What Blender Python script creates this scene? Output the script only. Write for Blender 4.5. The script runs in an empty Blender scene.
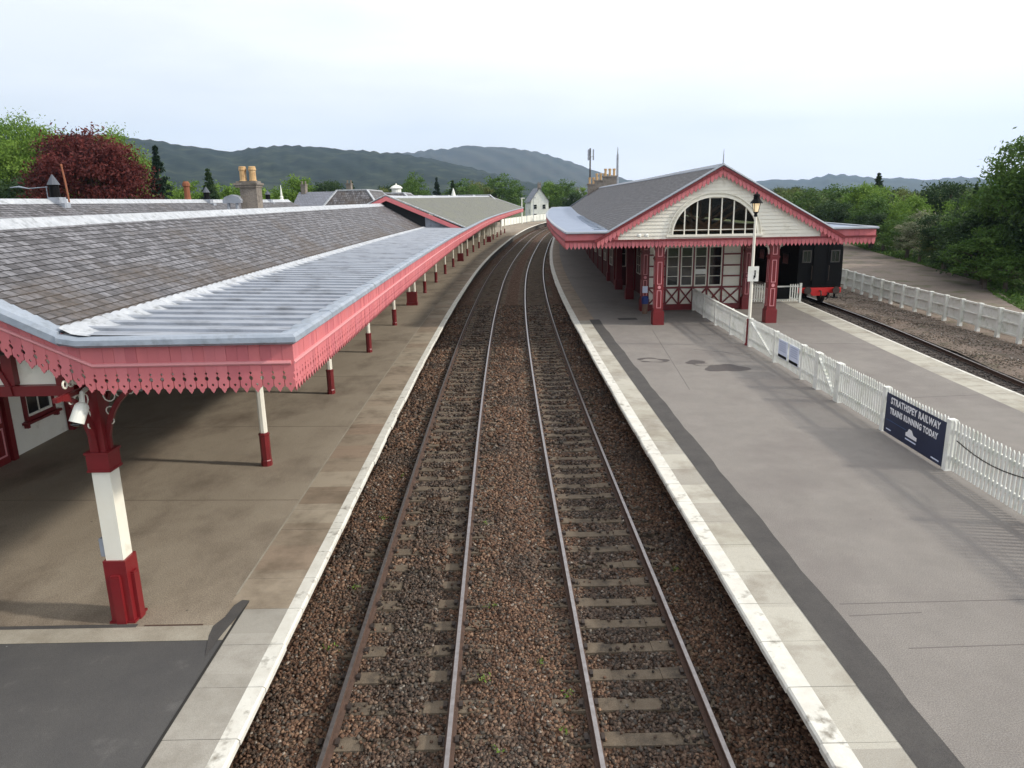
import bpy, math, random
import numpy as np
from mathutils import Vector, Matrix
random.seed(7)
RNG = np.random.default_rng(11)
R = math.radians
scene = bpy.context.scene
COL = scene.collection

# ---------------------------------------------------------------- camera
cam_d = bpy.data.cameras.new('camera'); cam = bpy.data.objects.new('camera', cam_d); COL.objects.link(cam)
th, ro = R(13.955), R(-1.05)
F = Vector((0, math.cos(th), -math.sin(th))); X0 = Vector((1, 0, 0)); U0 = Vector((0, math.sin(th), math.cos(th)))
RX = X0*math.cos(ro) + U0*math.sin(ro); UP = U0*math.cos(ro) - X0*math.sin(ro)
cam.matrix_world = Matrix(((RX.x, UP.x, -F.x, 0), (RX.y, UP.y, -F.y, 0), (RX.z, UP.z, -F.z, 6.4), (0, 0, 0, 1)))
cam_d.sensor_fit = 'HORIZONTAL'; cam_d.sensor_width = 36; cam_d.lens = 727.0/1024*36
cam_d.clip_start = .1; cam_d.clip_end = 30000
scene.camera = cam

# ---------------------------------------------------------------- world, sun, exposure
sunv = Vector((.985, -.17, .575)).normalized()
w = bpy.data.worlds.new('World'); scene.world = w; w.use_nodes = True
nt = w.node_tree; nt.nodes.clear()
def N(t, **k):
    n = nt.nodes.new(t)
    for a, b in k.items(): setattr(n, a, b)
    return n
out = N('ShaderNodeOutputWorld'); bg = N('ShaderNodeBackground'); sky = N('ShaderNodeTexSky', sky_type='NISHITA')
sky.sun_disc = False; sky.sun_elevation = R(30); sky.sun_rotation = math.atan2(sunv.x, sunv.y)
sky.air_density = 1.0; sky.dust_density = 1.5; sky.ozone_density = 1.5
tc = N('ShaderNodeTexCoord'); mp = N('ShaderNodeMapping'); mp.inputs['Scale'].default_value = (1.1, 1.6, 5.5)
nz = N('ShaderNodeTexNoise'); nz.inputs['Scale'].default_value = 1.6; nz.inputs['Detail'].default_value = 7; nz.inputs['Roughness'].default_value = .55
sep = N('ShaderNodeSeparateXYZ')
m1 = N('ShaderNodeMath', operation='MULTIPLY_ADD'); m1.inputs[1].default_value = .50; m1.inputs[2].default_value = .16   # more cloud to the right
m2 = N('ShaderNodeMath', operation='ADD')
rp = N('ShaderNodeMapRange'); rp.inputs['From Min'].default_value = .40; rp.inputs['From Max'].default_value = .90
rp.inputs['To Min'].default_value = .68; rp.inputs['To Max'].default_value = 1.0
mx = N('ShaderNodeMix', data_type='RGBA'); mx.inputs['B'].default_value = (13.2, 13.1, 13.0, 1)
L = nt.links.new
L(tc.outputs['Generated'], mp.inputs['Vector']); L(mp.outputs[0], nz.inputs['Vector']); L(tc.outputs['Generated'], sep.inputs[0])
L(sep.outputs['X'], m1.inputs[0]); L(m1.outputs[0], m2.inputs[0]); L(nz.outputs['Fac'], m2.inputs[1]); L(m2.outputs[0], rp.inputs['Value'])
L(rp.outputs['Result'], mx.inputs['Factor']); L(sky.outputs[0], mx.inputs['A'])
L(mx.outputs['Result'], bg.inputs['Color']); bg.inputs['Strength'].default_value = .1; L(bg.outputs[0], out.inputs['Surface'])
sl = bpy.data.lights.new('sun', 'SUN'); sl.energy = 3.4; sl.angle = R(3.0); sl.color = (1, .93, .82)
so = bpy.data.objects.new('sun', sl); COL.objects.link(so); so.rotation_euler = (-sunv).to_track_quat('-Z', 'Y').to_euler()
scene.view_settings.view_transform = 'Standard'; scene.view_settings.look = 'None'
scene.view_settings.exposure = 0.22; scene.view_settings.gamma = 1.0; scene.view_settings.use_curve_mapping = False
scene.render.engine = 'CYCLES'; scene.cycles.max_bounces = 6; scene.cycles.transparent_max_bounces = 12
scene.cycles.volume_bounces = 0

# ---------------------------------------------------------------- the line's curve and gradient
TY = [-80, -40, -20, 7, 14, 21, 33, 43, 52, 60, 70, 85, 105, 120, 140, 155, 166, 200, 260, 340]
TX = [1.2, .5, .3, .08, -.03, -.1, -.12, -.05, .12, .32, .72, 1.6, 3.1, 4.3, 6.4, 8.5, 10.5, 16.5, 30, 52]
gy = np.arange(-80, 340, .5); gx = np.interp(gy, TY, TX)
ker = np.exp(-.5*(np.arange(-24, 25)*.5/5.)**2); ker /= ker.sum()
gs = np.convolve(np.pad(gx, 24, mode='edge'), ker, 'valid')
def ax(y): return np.interp(y, gy, gs)
gg = np.convolve(np.pad(np.clip(gy-50, 0, 170)*.009, 24, mode='edge'), ker, 'valid')
def G(y): return np.interp(y, gy, gg)
def P(u, y, z): return Vector((float(ax(y))+u, y, z+float(G(y))))
PZ = .915                                                       # platform height above the rails
EDY = [-30, 0, 19.6, 22.4, 26.5, 33.7, 38.6, 46, 60, 90, 120, 170, 260]
EDX = [12.0, 13.3, 14.35, 14.5, 14.8, 15.4, 15.8, 16.3, 16.8, 17.5, 18.8, 24, 42]
def edge2(y): return float(np.interp(y, EDY, EDX))

# ---------------------------------------------------------------- mesh collecting
class MB:
    def __init__(s): s.v = []; s.f = []; s.m = []; s.uv = {}
    def add(s, vs, fs, mi=0):
        b = len(s.v); s.v += [tuple(v) for v in vs]
        for f in fs: s.f.append(tuple(b+i for i in f)); s.m.append(mi)
    def quad(s, a, b, c, d, mi=0, uv=None):
        s.add((a, b, c, d), ((0, 1, 2, 3),), mi)
        if uv: s.uv[len(s.f)-1] = uv
    def box(s, c, d, mi=0, rz=0, M=None, taper=1.0):
        x, y, z = d[0]/2, d[1]/2, d[2]/2
        vs = [Vector((i*x*(taper if k > 0 else 1), j*y*(taper if k > 0 else 1), k*z)) for k in (-1, 1) for j in (-1, 1) for i in (-1, 1)]
        if rz: Rm = Matrix.Rotation(rz, 3, 'Z'); vs = [Rm @ v for v in vs]
        if M is not None: vs = [M @ v for v in vs]
        c = Vector(c); s.add([v+c for v in vs], ((0, 2, 3, 1), (4, 5, 7, 6), (0, 1, 5, 4), (2, 6, 7, 3), (0, 4, 6, 2), (1, 3, 7, 5)), mi)
    def bar(s, a, b, w, h, mi=0, up=(0, 0, 1)):
        a = Vector(a); b = Vector(b); d = (b-a).normalized(); up = Vector(up)
        sd = d.cross(up)
        if sd.length < 1e-4: sd = d.cross(Vector((0, 1, 0)))
        sd.normalize(); u2 = sd.cross(d).normalized()
        vs = [p+sd*i*w/2+u2*j*h/2 for p in (a, b) for j in (-1, 1) for i in (-1, 1)]
        s.add(vs, ((0, 1, 3, 2), (4, 6, 7, 5), (0, 4, 5, 1), (2, 3, 7, 6), (0, 2, 6, 4), (1, 5, 7, 3)), mi)
    def tube(s, pts, rad, n=8, mi=0, cap=True):
        pts = [Vector(p) for p in pts]; rings = []
        if not hasattr(rad, '__len__'): rad = [rad]*len(pts)
        for i, p in enumerate(pts):
            d = (pts[min(i+1, len(pts)-1)]-pts[max(i-1, 0)]).normalized()
            r = Vector((1, 0, 0)) if abs(d.x) < .9 else Vector((0, 1, 0))
            a = d.cross(r).normalized(); b = d.cross(a).normalized()
            rings.append([p+(a*math.cos(2*math.pi*k/n)+b*math.sin(2*math.pi*k/n))*rad[i] for k in range(n)])
        vs = [v for r in rings for v in r]; fs = []
        for i in range(len(pts)-1):
            for k in range(n): fs.append((i*n+k, i*n+(k+1) % n, (i+1)*n+(k+1) % n, (i+1)*n+k))
        if cap: fs.append(tuple(range(n-1, -1, -1))); fs.append(tuple((len(pts)-1)*n+k for k in range(n)))
        s.add(vs, fs, mi)
    def lathe(s, c, prof, n=12, mi=0, off=0):
        c = Vector(c); vs = []
        for r, z in prof:
            for k in range(n):
                a = 2*math.pi*k/n+off; vs.append(c+Vector((r*math.cos(a), r*math.sin(a), z)))
        fs = [(i*n+k, i*n+(k+1) % n, (i+1)*n+(k+1) % n, (i+1)*n+k) for i in range(len(prof)-1) for k in range(n)]
        fs.append(tuple(range(n-1, -1, -1))); fs.append(tuple((len(prof)-1)*n+k for k in range(n)))
        s.add(vs, fs, mi)
    def sweep(s, pts, nrm, prof, mi=0, caps=True):
        n = len(prof); vs = []
        for p, q in zip(pts, nrm):
            for a, b in prof: vs.append(Vector(p)+Vector(q)*a+Vector((0, 0, b)))
        fs = [(i*n+k, i*n+(k+1) % n, (i+1)*n+(k+1) % n, (i+1)*n+k) for i in range(len(pts)-1) for k in range(n)]
        if caps: fs.append(tuple(range(n-1, -1, -1))); fs.append(tuple((len(pts)-1)*n+k for k in range(n)))
        s.add(vs, fs, mi)
    def prism(s, poly, o, ex, ez, t, mi=0):
        """poly of (a,b) in the plane o + a*ex + b*ez, thickened by vector t"""
        o = Vector(o); ex = Vector(ex); ez = Vector(ez); t = Vector(t); n = len(poly)
        vs = [o+ex*a+ez*b for a, b in poly]; vs += [v+t for v in vs]
        fs = [tuple(range(n)), tuple(range(2*n-1, n-1, -1))]+[(i, (i+1) % n, n+(i+1) % n, n+i) for i in range(n)]
        s.add(vs, fs, mi)
    def build(s, name, mats, parent=None, label=None, smooth=False):
        if not isinstance(mats, (list, tuple)): mats = [mats]
        me = bpy.data.meshes.new(name)
        off = ORG.get(parent.name, Vector()) if parent else getattr(s, 'org', Vector())
        me.from_pydata([(v[0]-off[0], v[1]-off[1], v[2]-off[2]) for v in s.v], [], s.f)
        for m in mats: me.materials.append(m)
        me.polygons.foreach_set('material_index', s.m)
        if s.uv:
            ul = me.uv_layers.new(name='UVMap'); dat = ul.data
            for fi, uvs in s.uv.items():
                st = me.polygons[fi].loop_start
                for k, q in enumerate(uvs): dat[st+k].uv = q
        if smooth: me.polygons.foreach_set('use_smooth', [True]*len(me.polygons))
        me.update()
        o = bpy.data.objects.new(name, me); COL.objects.link(o)
        if parent: o.parent = parent; ORG[o.name] = off
        else: o.location = off
        if label: o['label'] = label
        return o
ORG = {}
def tag(o, label, cat, group=None):
    o['label'] = label; o['category'] = cat
    if group: o['group'] = group
    return o
def thing(name, label, cat, loc=(0, 0, 0), group=None):
    o = bpy.data.objects.new(name, None); COL.objects.link(o); o.location = loc; o.empty_display_size = .2
    ORG[o.name] = Vector(loc); return tag(o, label, cat, group)
def struct(o, kind='structure'): o['kind'] = kind; return o
def dup(root, loc, rz=0, label=None, scale=None):
    r = root.copy(); COL.objects.link(r); r.location = loc; r.rotation_euler = (0, 0, rz)
    if scale: r.scale = scale
    if label: r['label'] = label
    for ch in list(root.children):
        c = ch.copy(); COL.objects.link(c); c.parent = r
        for g in list(ch.children):
            d = g.copy(); COL.objects.link(d); d.parent = c
    return r

# ---------------------------------------------------------------- materials
def mat(name, col, rough=.7, metal=0, var=None, scale=3., detail=5, bump=0, bscale=40., dirt=None, dscale=1.2, dmin=.5, dmax=.75, spec=.3, stretch=None, attr=None, uvw=False):
    m = bpy.data.materials.new(name); m.use_nodes = True; t = m.node_tree; b = t.nodes['Principled BSDF']
    b.inputs['Roughness'].default_value = rough; b.inputs['Metallic'].default_value = metal; b.inputs['Specular IOR Level'].default_value = spec
    n = t.nodes.new; l = t.links.new
    tcn = n('ShaderNodeTexCoord'); src = tcn.outputs['UV'] if uvw else None
    if src is None:
        g = n('ShaderNodeNewGeometry'); src = g.outputs['Position']
    mpn = n('ShaderNodeMapping'); l(src, mpn.inputs[0])
    if stretch: mpn.inputs['Scale'].default_value = stretch
    cur = None
    rgb = n('ShaderNodeRGB'); rgb.outputs[0].default_value = (*col, 1); cur = rgb.outputs[0]
    if var:
        nn = n('ShaderNodeTexNoise'); nn.inputs['Scale'].default_value = scale; nn.inputs['Detail'].default_value = detail; nn.inputs['Roughness'].default_value = .65
        l(mpn.outputs[0], nn.inputs['Vector'])
        mr = n('ShaderNodeMapRange'); mr.inputs['From Min'].default_value = .32; mr.inputs['From Max'].default_value = .68; l(nn.outputs['Fac'], mr.inputs['Value'])
        mm = n('ShaderNodeMix'); mm.data_type = 'RGBA'; l(mr.outputs[0], mm.inputs['Factor']); l(cur, mm.inputs['A']); mm.inputs['B'].default_value = (*var, 1); cur = mm.outputs['Result']
    if dirt:
        nn = n('ShaderNodeTexNoise'); nn.inputs['Scale'].default_value = dscale; nn.inputs['Detail'].default_value = 6; nn.inputs['Roughness'].default_value = .6
        l(mpn.outputs[0], nn.inputs['Vector'])
        mr = n('ShaderNodeMapRange'); mr.inputs['From Min'].default_value = dmin; mr.inputs['From Max'].default_value = dmax; l(nn.outputs['Fac'], mr.inputs['Value'])
        mm = n('ShaderNodeMix'); mm.data_type = 'RGBA'; l(mr.outputs[0], mm.inputs['Factor']); l(cur, mm.inputs['A']); mm.inputs['B'].default_value = (*dirt, 1); cur = mm.outputs['Result']
    if attr:
        at = n('ShaderNodeAttribute'); at.attribute_name = attr
        mm = n('ShaderNodeMix'); mm.data_type = 'RGBA'; mm.blend_type = 'MULTIPLY'; mm.inputs['Factor'].default_value = 1
        l(cur, mm.inputs['A']); l(at.outputs['Color'], mm.inputs['B']); cur = mm.outputs['Result']
    l(cur, b.inputs['Base Color'])
    if bump:
        nn = n('ShaderNodeTexNoise'); nn.inputs['Scale'].default_value = bscale; nn.inputs['Detail'].default_value = 4; l(mpn.outputs[0], nn.inputs['Vector'])
        bn = n('ShaderNodeBump'); bn.inputs['Strength'].default_value = bump; bn.inputs['Distance'].default_value = .01
        l(nn.outputs['Fac'], bn.inputs['Height']); l(bn.outputs[0], b.inputs['Normal'])
    m['_c'] = 0; del m['_c']
    return m
def fine(m, scale=160, lo=.75, hi=1.25, mid=.5):
    """fine aggregate speckle multiplied into the colour"""
    t = m.node_tree; b = t.nodes['Principled BSDF']; n = t.nodes.new; l = t.links.new
    prev = b.inputs['Base Color'].links[0].from_socket
    g = n('ShaderNodeNewGeometry'); nn = n('ShaderNodeTexNoise'); nn.inputs['Scale'].default_value = scale; nn.inputs['Detail'].default_value = 2; l(g.outputs['Position'], nn.inputs['Vector'])
    mr = n('ShaderNodeMapRange'); mr.inputs['From Min'].default_value = .3; mr.inputs['From Max'].default_value = .7; mr.inputs['To Min'].default_value = lo; mr.inputs['To Max'].default_value = hi
    l(nn.outputs['Fac'], mr.inputs['Value'])
    v = n('ShaderNodeVectorMath'); v.operation = 'SCALE'; l(prev, v.inputs[0]); l(mr.outputs[0], v.inputs['Scale']); l(v.outputs[0], b.inputs['Base Color'])
    return m
def slabmat(name, c1, c2, c3, length, dirt, far=None):
    """paving slabs: colour by slab number along UV v"""
    m = mat(name, c1, .85, dirt=dirt, dscale=1.6, dmin=.45, dmax=.8, bump=.3, bscale=90)
    t = m.node_tree; b = t.nodes['Principled BSDF']; n = t.nodes.new; l = t.links.new
    rgb = [x for x in t.nodes if x.type == 'RGB'][0]; dst = [k.to_socket for k in rgb.outputs[0].links]
    uv = n('ShaderNodeTexCoord'); s = n('ShaderNodeSeparateXYZ'); l(uv.outputs['UV'], s.inputs[0])
    dv = n('ShaderNodeMath'); dv.operation = 'DIVIDE'; dv.inputs[1].default_value = length; l(s.outputs['Y'], dv.inputs[0])
    fl = n('ShaderNodeMath'); fl.operation = 'FLOOR'; l(dv.outputs[0], fl.inputs[0])
    wn = n('ShaderNodeTexWhiteNoise'); wn.noise_dimensions = '1D'; l(fl.outputs[0], wn.inputs['W'])
    cr = n('ShaderNodeValToRGB'); cr.color_ramp.elements[0].color = (*c1, 1); cr.color_ramp.elements[1].color = (*c3, 1)
    e = cr.color_ramp.elements.new(.5); e.color = (*c2, 1); l(wn.outputs['Value'], cr.inputs[0])
    for d in dst: l(cr.outputs[0], d)
    return fine(m, 120, .85, 1.15)
def slatemat(name, c1, c2, moss, bw=.26, rh=.2, mossmin=.5, footm=0.):
    m = bpy.data.materials.new(name); m.use_nodes = True; t = m.node_tree; b = t.nodes['Principled BSDF']; n = t.nodes.new; l = t.links.new
    b.inputs['Roughness'].default_value = .62; b.inputs['Specular IOR Level'].default_value = .35
    tcn = n('ShaderNodeTexCoord'); br = n('ShaderNodeTexBrick'); l(tcn.outputs['UV'], br.inputs['Vector'])
    br.inputs['Scale'].default_value = 1; br.inputs['Brick Width'].default_value = bw; br.inputs['Row Height'].default_value = rh
    br.inputs['Mortar Size'].default_value = .014; br.inputs['Mortar Smooth'].default_value = .2; br.inputs['Bias'].default_value = 0
    br.inputs['Color1'].default_value = (*c1, 1); br.inputs['Color2'].default_value = (*c2, 1); br.inputs['Mortar'].default_value = (c1[0]*.25, c1[1]*.25, c1[2]*.25, 1)
    nn = n('ShaderNodeTexNoise'); nn.inputs['Scale'].default_value = .55; nn.inputs['Detail'].default_value = 7; nn.inputs['Roughness'].default_value = .7
    l(tcn.outputs['UV'], nn.inputs['Vector']); sy = n('ShaderNodeSeparateXYZ'); l(tcn.outputs['UV'], sy.inputs[0]); fm = n('ShaderNodeMapRange'); fm.inputs['From Max'].default_value = 2.4; fm.inputs['To Min'].default_value = footm; fm.inputs['To Max'].default_value = -footm*.25; l(sy.outputs['Y'], fm.inputs['Value'])
    av = n('ShaderNodeMath'); av.operation = 'ADD'; l(nn.outputs['Fac'], av.inputs[0]); l(fm.outputs[0], av.inputs[1])
    mr = n('ShaderNodeMapRange'); mr.inputs['From Min'].default_value = mossmin; mr.inputs['From Max'].default_value = mossmin+.2; l(av.outputs[0], mr.inputs['Value'])
    mr.inputs['To Max'].default_value = .8
    mm = n('ShaderNodeMix'); mm.data_type = 'RGBA'; l(mr.outputs[0], mm.inputs['Factor']); l(br.outputs['Color'], mm.inputs['A']); mm.inputs['B'].default_value = (*moss, 1)
    n2 = n('ShaderNodeTexNoise'); n2.inputs['Scale'].default_value = 9; n2.inputs['Detail'].default_value = 5; l(tcn.outputs['UV'], n2.inputs['Vector'])
    mr2 = n('ShaderNodeMapRange'); mr2.inputs['From Min'].default_value = .3; mr2.inputs['From Max'].default_value = .7; mr2.inputs['To Min'].default_value = .6; mr2.inputs['To Max'].default_value = 1.35; l(n2.outputs['Fac'], mr2.inputs['Value'])
    v = n('ShaderNodeVectorMath'); v.operation = 'SCALE'; l(mm.outputs['Result'], v.inputs[0]); l(mr2.outputs[0], v.inputs['Scale'])
    l(v.outputs[0], b.inputs['Base Color'])
    bn = n('ShaderNodeBump'); bn.inputs['Strength'].default_value = .6; bn.inputs['Distance'].default_value = .012
    ad = n('ShaderNodeMath'); ad.operation = 'SUBTRACT'; l(n2.outputs['Fac'], ad.inputs[0]); l(br.outputs['Fac'], ad.inputs[1]); l(ad.outputs[0], bn.inputs['Height']); l(bn.outputs[0], b.inputs['Normal'])
    return m
def leafmat(name, c1, c2):
    m = bpy.data.materials.new(name); m.use_nodes = True; t = m.node_tree; n = t.nodes.new; l = t.links.new
    b = t.nodes['Principled BSDF']; b.inputs['Roughness'].default_value = .6; b.inputs['Specular IOR Level'].default_value = .2
    at = n('ShaderNodeAttribute'); at.attribute_name = 'tint'
    mm = n('ShaderNodeMix'); mm.data_type = 'RGBA'; l(at.outputs['Fac'], mm.inputs['Factor']); mm.inputs['A'].default_value = (*c1, 1); mm.inputs['B'].default_value = (*c2, 1)
    l(mm.outputs['Result'], b.inputs['Base Color'])
    tr = n('ShaderNodeBsdfTranslucent'); l(mm.outputs['Result'], tr.inputs['Color']); ms = n('ShaderNodeMixShader'); ms.inputs[0].default_value = .3
    o = t.nodes['Material Output']; l(b.outputs[0], ms.inputs[1]); l(tr.outputs[0], ms.inputs[2]); l(ms.outputs[0], o.inputs['Surface'])
    return m

M = {}
M['maroon'] = mat('maroon_paint', (.17, .010, .013), .4, var=(.12, .008, .010), scale=3, spec=.5)
M['maroon2'] = mat('maroon_red_paint', (.185, .011, .015), .4, var=(.15, .010, .012), scale=3, spec=.5, dirt=(.13, .02, .02), dscale=2.5, dmin=.55, dmax=.85)
M['pink'] = mat('pink_paint', (.60, .175, .182), .6, var=(.52, .15, .165), scale=2.2, dirt=(.40, .13, .135), dscale=1.6, dmin=.55, dmax=.85, stretch=(1, 1, .35))
M['pinkb'] = mat('pink_paint_b', (.535, .15, .17), .65, var=(.47, .135, .15), scale=6, dirt=(.36, .13, .13), dscale=5, dmin=.55, dmax=.8, stretch=(1, 1, .25))
M['pinkc'] = mat('pink_paint_c', (.60, .185, .20), .6, var=(.53, .165, .18), scale=5, dirt=(.42, .16, .16), dscale=7, dmin=.58, dmax=.8, stretch=(1, 1, .25))
M['pinkline'] = mat('pink_trim', (.62, .26, .27), .5)
M['cream'] = mat('cream_paint', (.78, .755, .66), .55, var=(.73, .70, .60), scale=2, dirt=(.45, .42, .32), dscale=2.2, dmin=.58, dmax=.8)
M['white'] = mat('white_paint', (.78, .78, .74), .6, var=(.66, .67, .60), scale=2.5, dirt=(.40, .43, .33), dscale=3.2, dmin=.55, dmax=.8)
M['whiteline'] = mat('platform_white_line', (.68, .67, .61), .7, var=(.56, .54, .48), scale=4, dirt=(.25, .23, .19), dscale=5, dmin=.56, dmax=.72, bump=.3)
M['lead'] = mat('lead_sheet', (.27, .295, .34), .5, .1, var=(.35, .375, .42), scale=1.6, dirt=(.17, .18, .20), dscale=2.5, dmin=.5, dmax=.72, stretch=(.8, 4, 1), bump=.4, bscale=10)
M['lead2'] = mat('lead_gutter', (.24, .28, .335), .5, .1, var=(.34, .38, .44), scale=3, dirt=(.18, .20, .22), dscale=7, dmin=.5, dmax=.8, bump=.4, bscale=14)
M['silver'] = mat('silver_flashing', (.36, .38, .41), .5, .15, var=(.50, .52, .55), scale=5, dirt=(.22, .23, .24), dscale=7, dmin=.5, dmax=.72, bump=.8, bscale=18)
M['slate'] = slatemat('slate', (.064, .060, .064), (.185, .182, .197), (.072, .054, .040), .19, .2, .50, .15)
M['slate_r'] = slatemat('slate_dark', (.058, .054, .057), (.135, .128, .132), (.10, .085, .075), .26, .2, .55)
M['slate_g'] = slatemat('slate_lichen', (.125, .125, .108), (.19, .19, .165), (.15, .155, .105), .24, .2, .42)
M['slate_wall'] = slatemat('slate_hung', (.05, .055, .065), (.10, .10, .11), (.07, .07, .07), .3, .2, .6)
M['rail_top'] = mat('rail_head', (.40, .375, .37), .34, .85, var=(.26, .235, .225), scale=8)
M['rail_side'] = mat('rail_rust', (.060, .038, .028), .85, var=(.10, .06, .045), scale=12, bump=.3)
M['sleeper'] = fine(mat('sleeper_concrete', (.155, .124, .090), .9, var=(.115, .088, .062), scale=5, dirt=(.055, .045, .036), dscale=3, dmin=.5, dmax=.72, bump=.5), 90, .7, 1.3)
M['sleeper_w'] = mat('sleeper_wood', (.075, .06, .052), .9, var=(.045, .036, .032), scale=5, bump=.6, bscale=60)
M['steel'] = mat('dark_steel', (.05, .042, .038), .6, .5, var=(.08, .06, .05), scale=9)
M['stone'] = mat('ballast_stones', (1, 1, 1), .85, attr='tint', bump=.4, bscale=120)
M['tarmac_r'] = fine(mat('platform_tarmac', (.232, .213, .194), .9, var=(.200, .184, .168), scale=1.7, dirt=(.168, .150, .140), dscale=.5, dmin=.48, dmax=.78, bump=.5, bscale=110), 70, .70, 1.30)
M['tarmac_strip'] = fine(mat('tarmac_strip', (.062, .058, .056), .88, var=(.082, .077, .072), scale=2.2, bump=.4, bscale=120), 130, .7, 1.3)
M['tarmac_l'] = fine(mat('new_tarmac', (.072, .070, .070), .88, var=(.090, .087, .084), scale=1.1, dirt=(.13, .125, .12), dscale=2.2, dmin=.60, dmax=.8, bump=.4, bscale=130), 120, .75, 1.25)
M['conc_l'] = fine(mat('worn_concrete', (.30, .255, .195), .85, var=(.25, .208, .158), scale=1.1, dirt=(.135, .105, .078), dscale=.7, dmin=.48, dmax=.74, bump=.4, bscale=60, stretch=(1, .6, 1)), 60, .68, 1.32)
M['conc_strip'] = fine(mat('threshold_concrete', (.36, .33, .27), .85, var=(.27, .24, .19), scale=2.5, bump=.4), 90, .85, 1.15)
M['joint'] = mat('joint_dark', (.03, .028, .026), .9)
M['slab_l'] = slabmat('left_coping', (.27, .20, .145), (.34, .29, .22), (.23, .175, .125), .86, (.13, .10, .07))
M['slab_lg'] = slabmat('grey_coping', (.30, .285, .25), (.36, .34, .30), (.26, .245, .21), .86, (.20, .18, .15))
M['slab_r'] = slabmat('right_coping', (.37, .35, .29), (.44, .42, .36), (.31, .29, .25), .9, (.22, .19, .15))
M['slab_rb'] = slabmat('brown_coping', (.27, .21, .16), (.31, .26, .20), (.24, .19, .14), .9, (.15, .12, .09))
M['pface'] = mat('platform_brick', (.10, .085, .07), .9, var=(.06, .052, .045), scale=4, dirt=(.03, .035, .025), dscale=1.2, bump=.6, bscale=20)
M['glass'] = mat('dark_glass', (.012, .014, .016), .06, 0, spec=.8)
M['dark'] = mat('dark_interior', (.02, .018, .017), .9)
M['black'] = mat('black_paint', (.0022, .0024, .003), .6, spec=.12)
M['coachtrim'] = mat('dark_window_trim', (.05, .047, .043), .5)
M['red'] = mat('buffer_red', (.55, .018, .016), .45, spec=.5)
M['stonew'] = fine(mat('granite', (.24, .21, .18), .9, var=(.16, .14, .12), scale=1.6, dirt=(.09, .08, .065), dscale=3, bump=.8, bscale=8), 20, .75, 1.25)
M['pot'] = mat('buff_chimney_pot', (.55, .38, .20), .75, var=(.45, .28, .13), scale=5, dirt=(.22, .12, .06), dscale=6)
M['capm'] = mat('weathered_cap', (.085, .095, .115), .6)
M['rust'] = mat('rusty_flue', (.20, .075, .04), .8, var=(.22, .08, .04), scale=8)
M['grass'] = mat('verge_grass', (.050, .075, .022), .95, var=(.085, .10, .035), scale=1.4, dirt=(.14, .11, .07), dscale=.8, dmin=.55, dmax=.75, bump=.8, bscale=30)
M['path'] = fine(mat('gravel_path', (.22, .178, .150), .95, var=(.17, .138, .112), scale=.7, dirt=(.11, .11, .06), dscale=.45, dmin=.50, dmax=.66, bump=.5, bscale=60), 25, .8, 1.2)
M['cess'] = fine(mat('cess_gravel', (.185, .142, .115), .95, var=(.125, .10, .078), scale=.7, dirt=(.085, .082, .045), dscale=1.3, dmin=.54, dmax=.74, bump=.8, bscale=40), 18, .6, 1.4)
M['bark'] = mat('bark', (.07, .055, .042), .9, var=(.11, .09, .07), scale=4, bump=.8, bscale=20)
M['maroon_d'] = mat('dark_maroon_boards', (.075, .012, .012), .6, var=(.05, .01, .01), scale=3)
M['tim'] = mat('roof_timber', (.16, .10, .07), .8)
M['soffit'] = mat('soffit_boards', (.10, .085, .07), .8)

# ---------------------------------------------------------------- ground sheets
def sheet(name, ys, us_fn, zfn, m, uvs=False, kind='structure'):
    mb = MB(); rows = []
    for y in ys: rows.append([(float(ax(y))+u, y, zfn(u, y)+float(G(y))) for u in us_fn(y)])
    k = len(rows[0]); vs = [v for r in rows for v in r]
    fs = [(i*k+j, i*k+j+1, (i+1)*k+j+1, (i+1)*k+j) for i in range(len(rows)-1) for j in range(k-1)]
    mb.add(vs, fs)
    o = mb.build(name, m); o['kind'] = kind
    return o
def frange(a, b, s): return list(np.arange(a, b+s*.5, s))

# terrain to the horizon
def terrain():
    mb = MB()
    xs = sorted(set([-9000, -6000, -4000, -2500, -1500, -900, -600, -400, -280, -200, -150, -110]+list(range(-90, 121, 6))+[150, 200, 280, 400, 600, 900, 1500, 2500, 4000, 6000, 9000]))
    ys = sorted(set([-300, -150, -90, -60, -30]+list(range(-20, 341, 6))+[370, 420, 500, 600, 800, 1100, 1500, 2100, 3000, 4500, 7000]))
    vs = [(x, y, -.42+float(G(y))-(.25 if abs(x) > 60 else 0)) for y in ys for x in xs]
    k = len(xs); fs = [(i*k+j, i*k+j+1, (i+1)*k+j+1, (i+1)*k+j) for i in range(len(ys)-1) for j in range(k-1)]
    mb.add(vs, fs); o = mb.build('ground', M['grass']); struct(o)
terrain()

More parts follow.
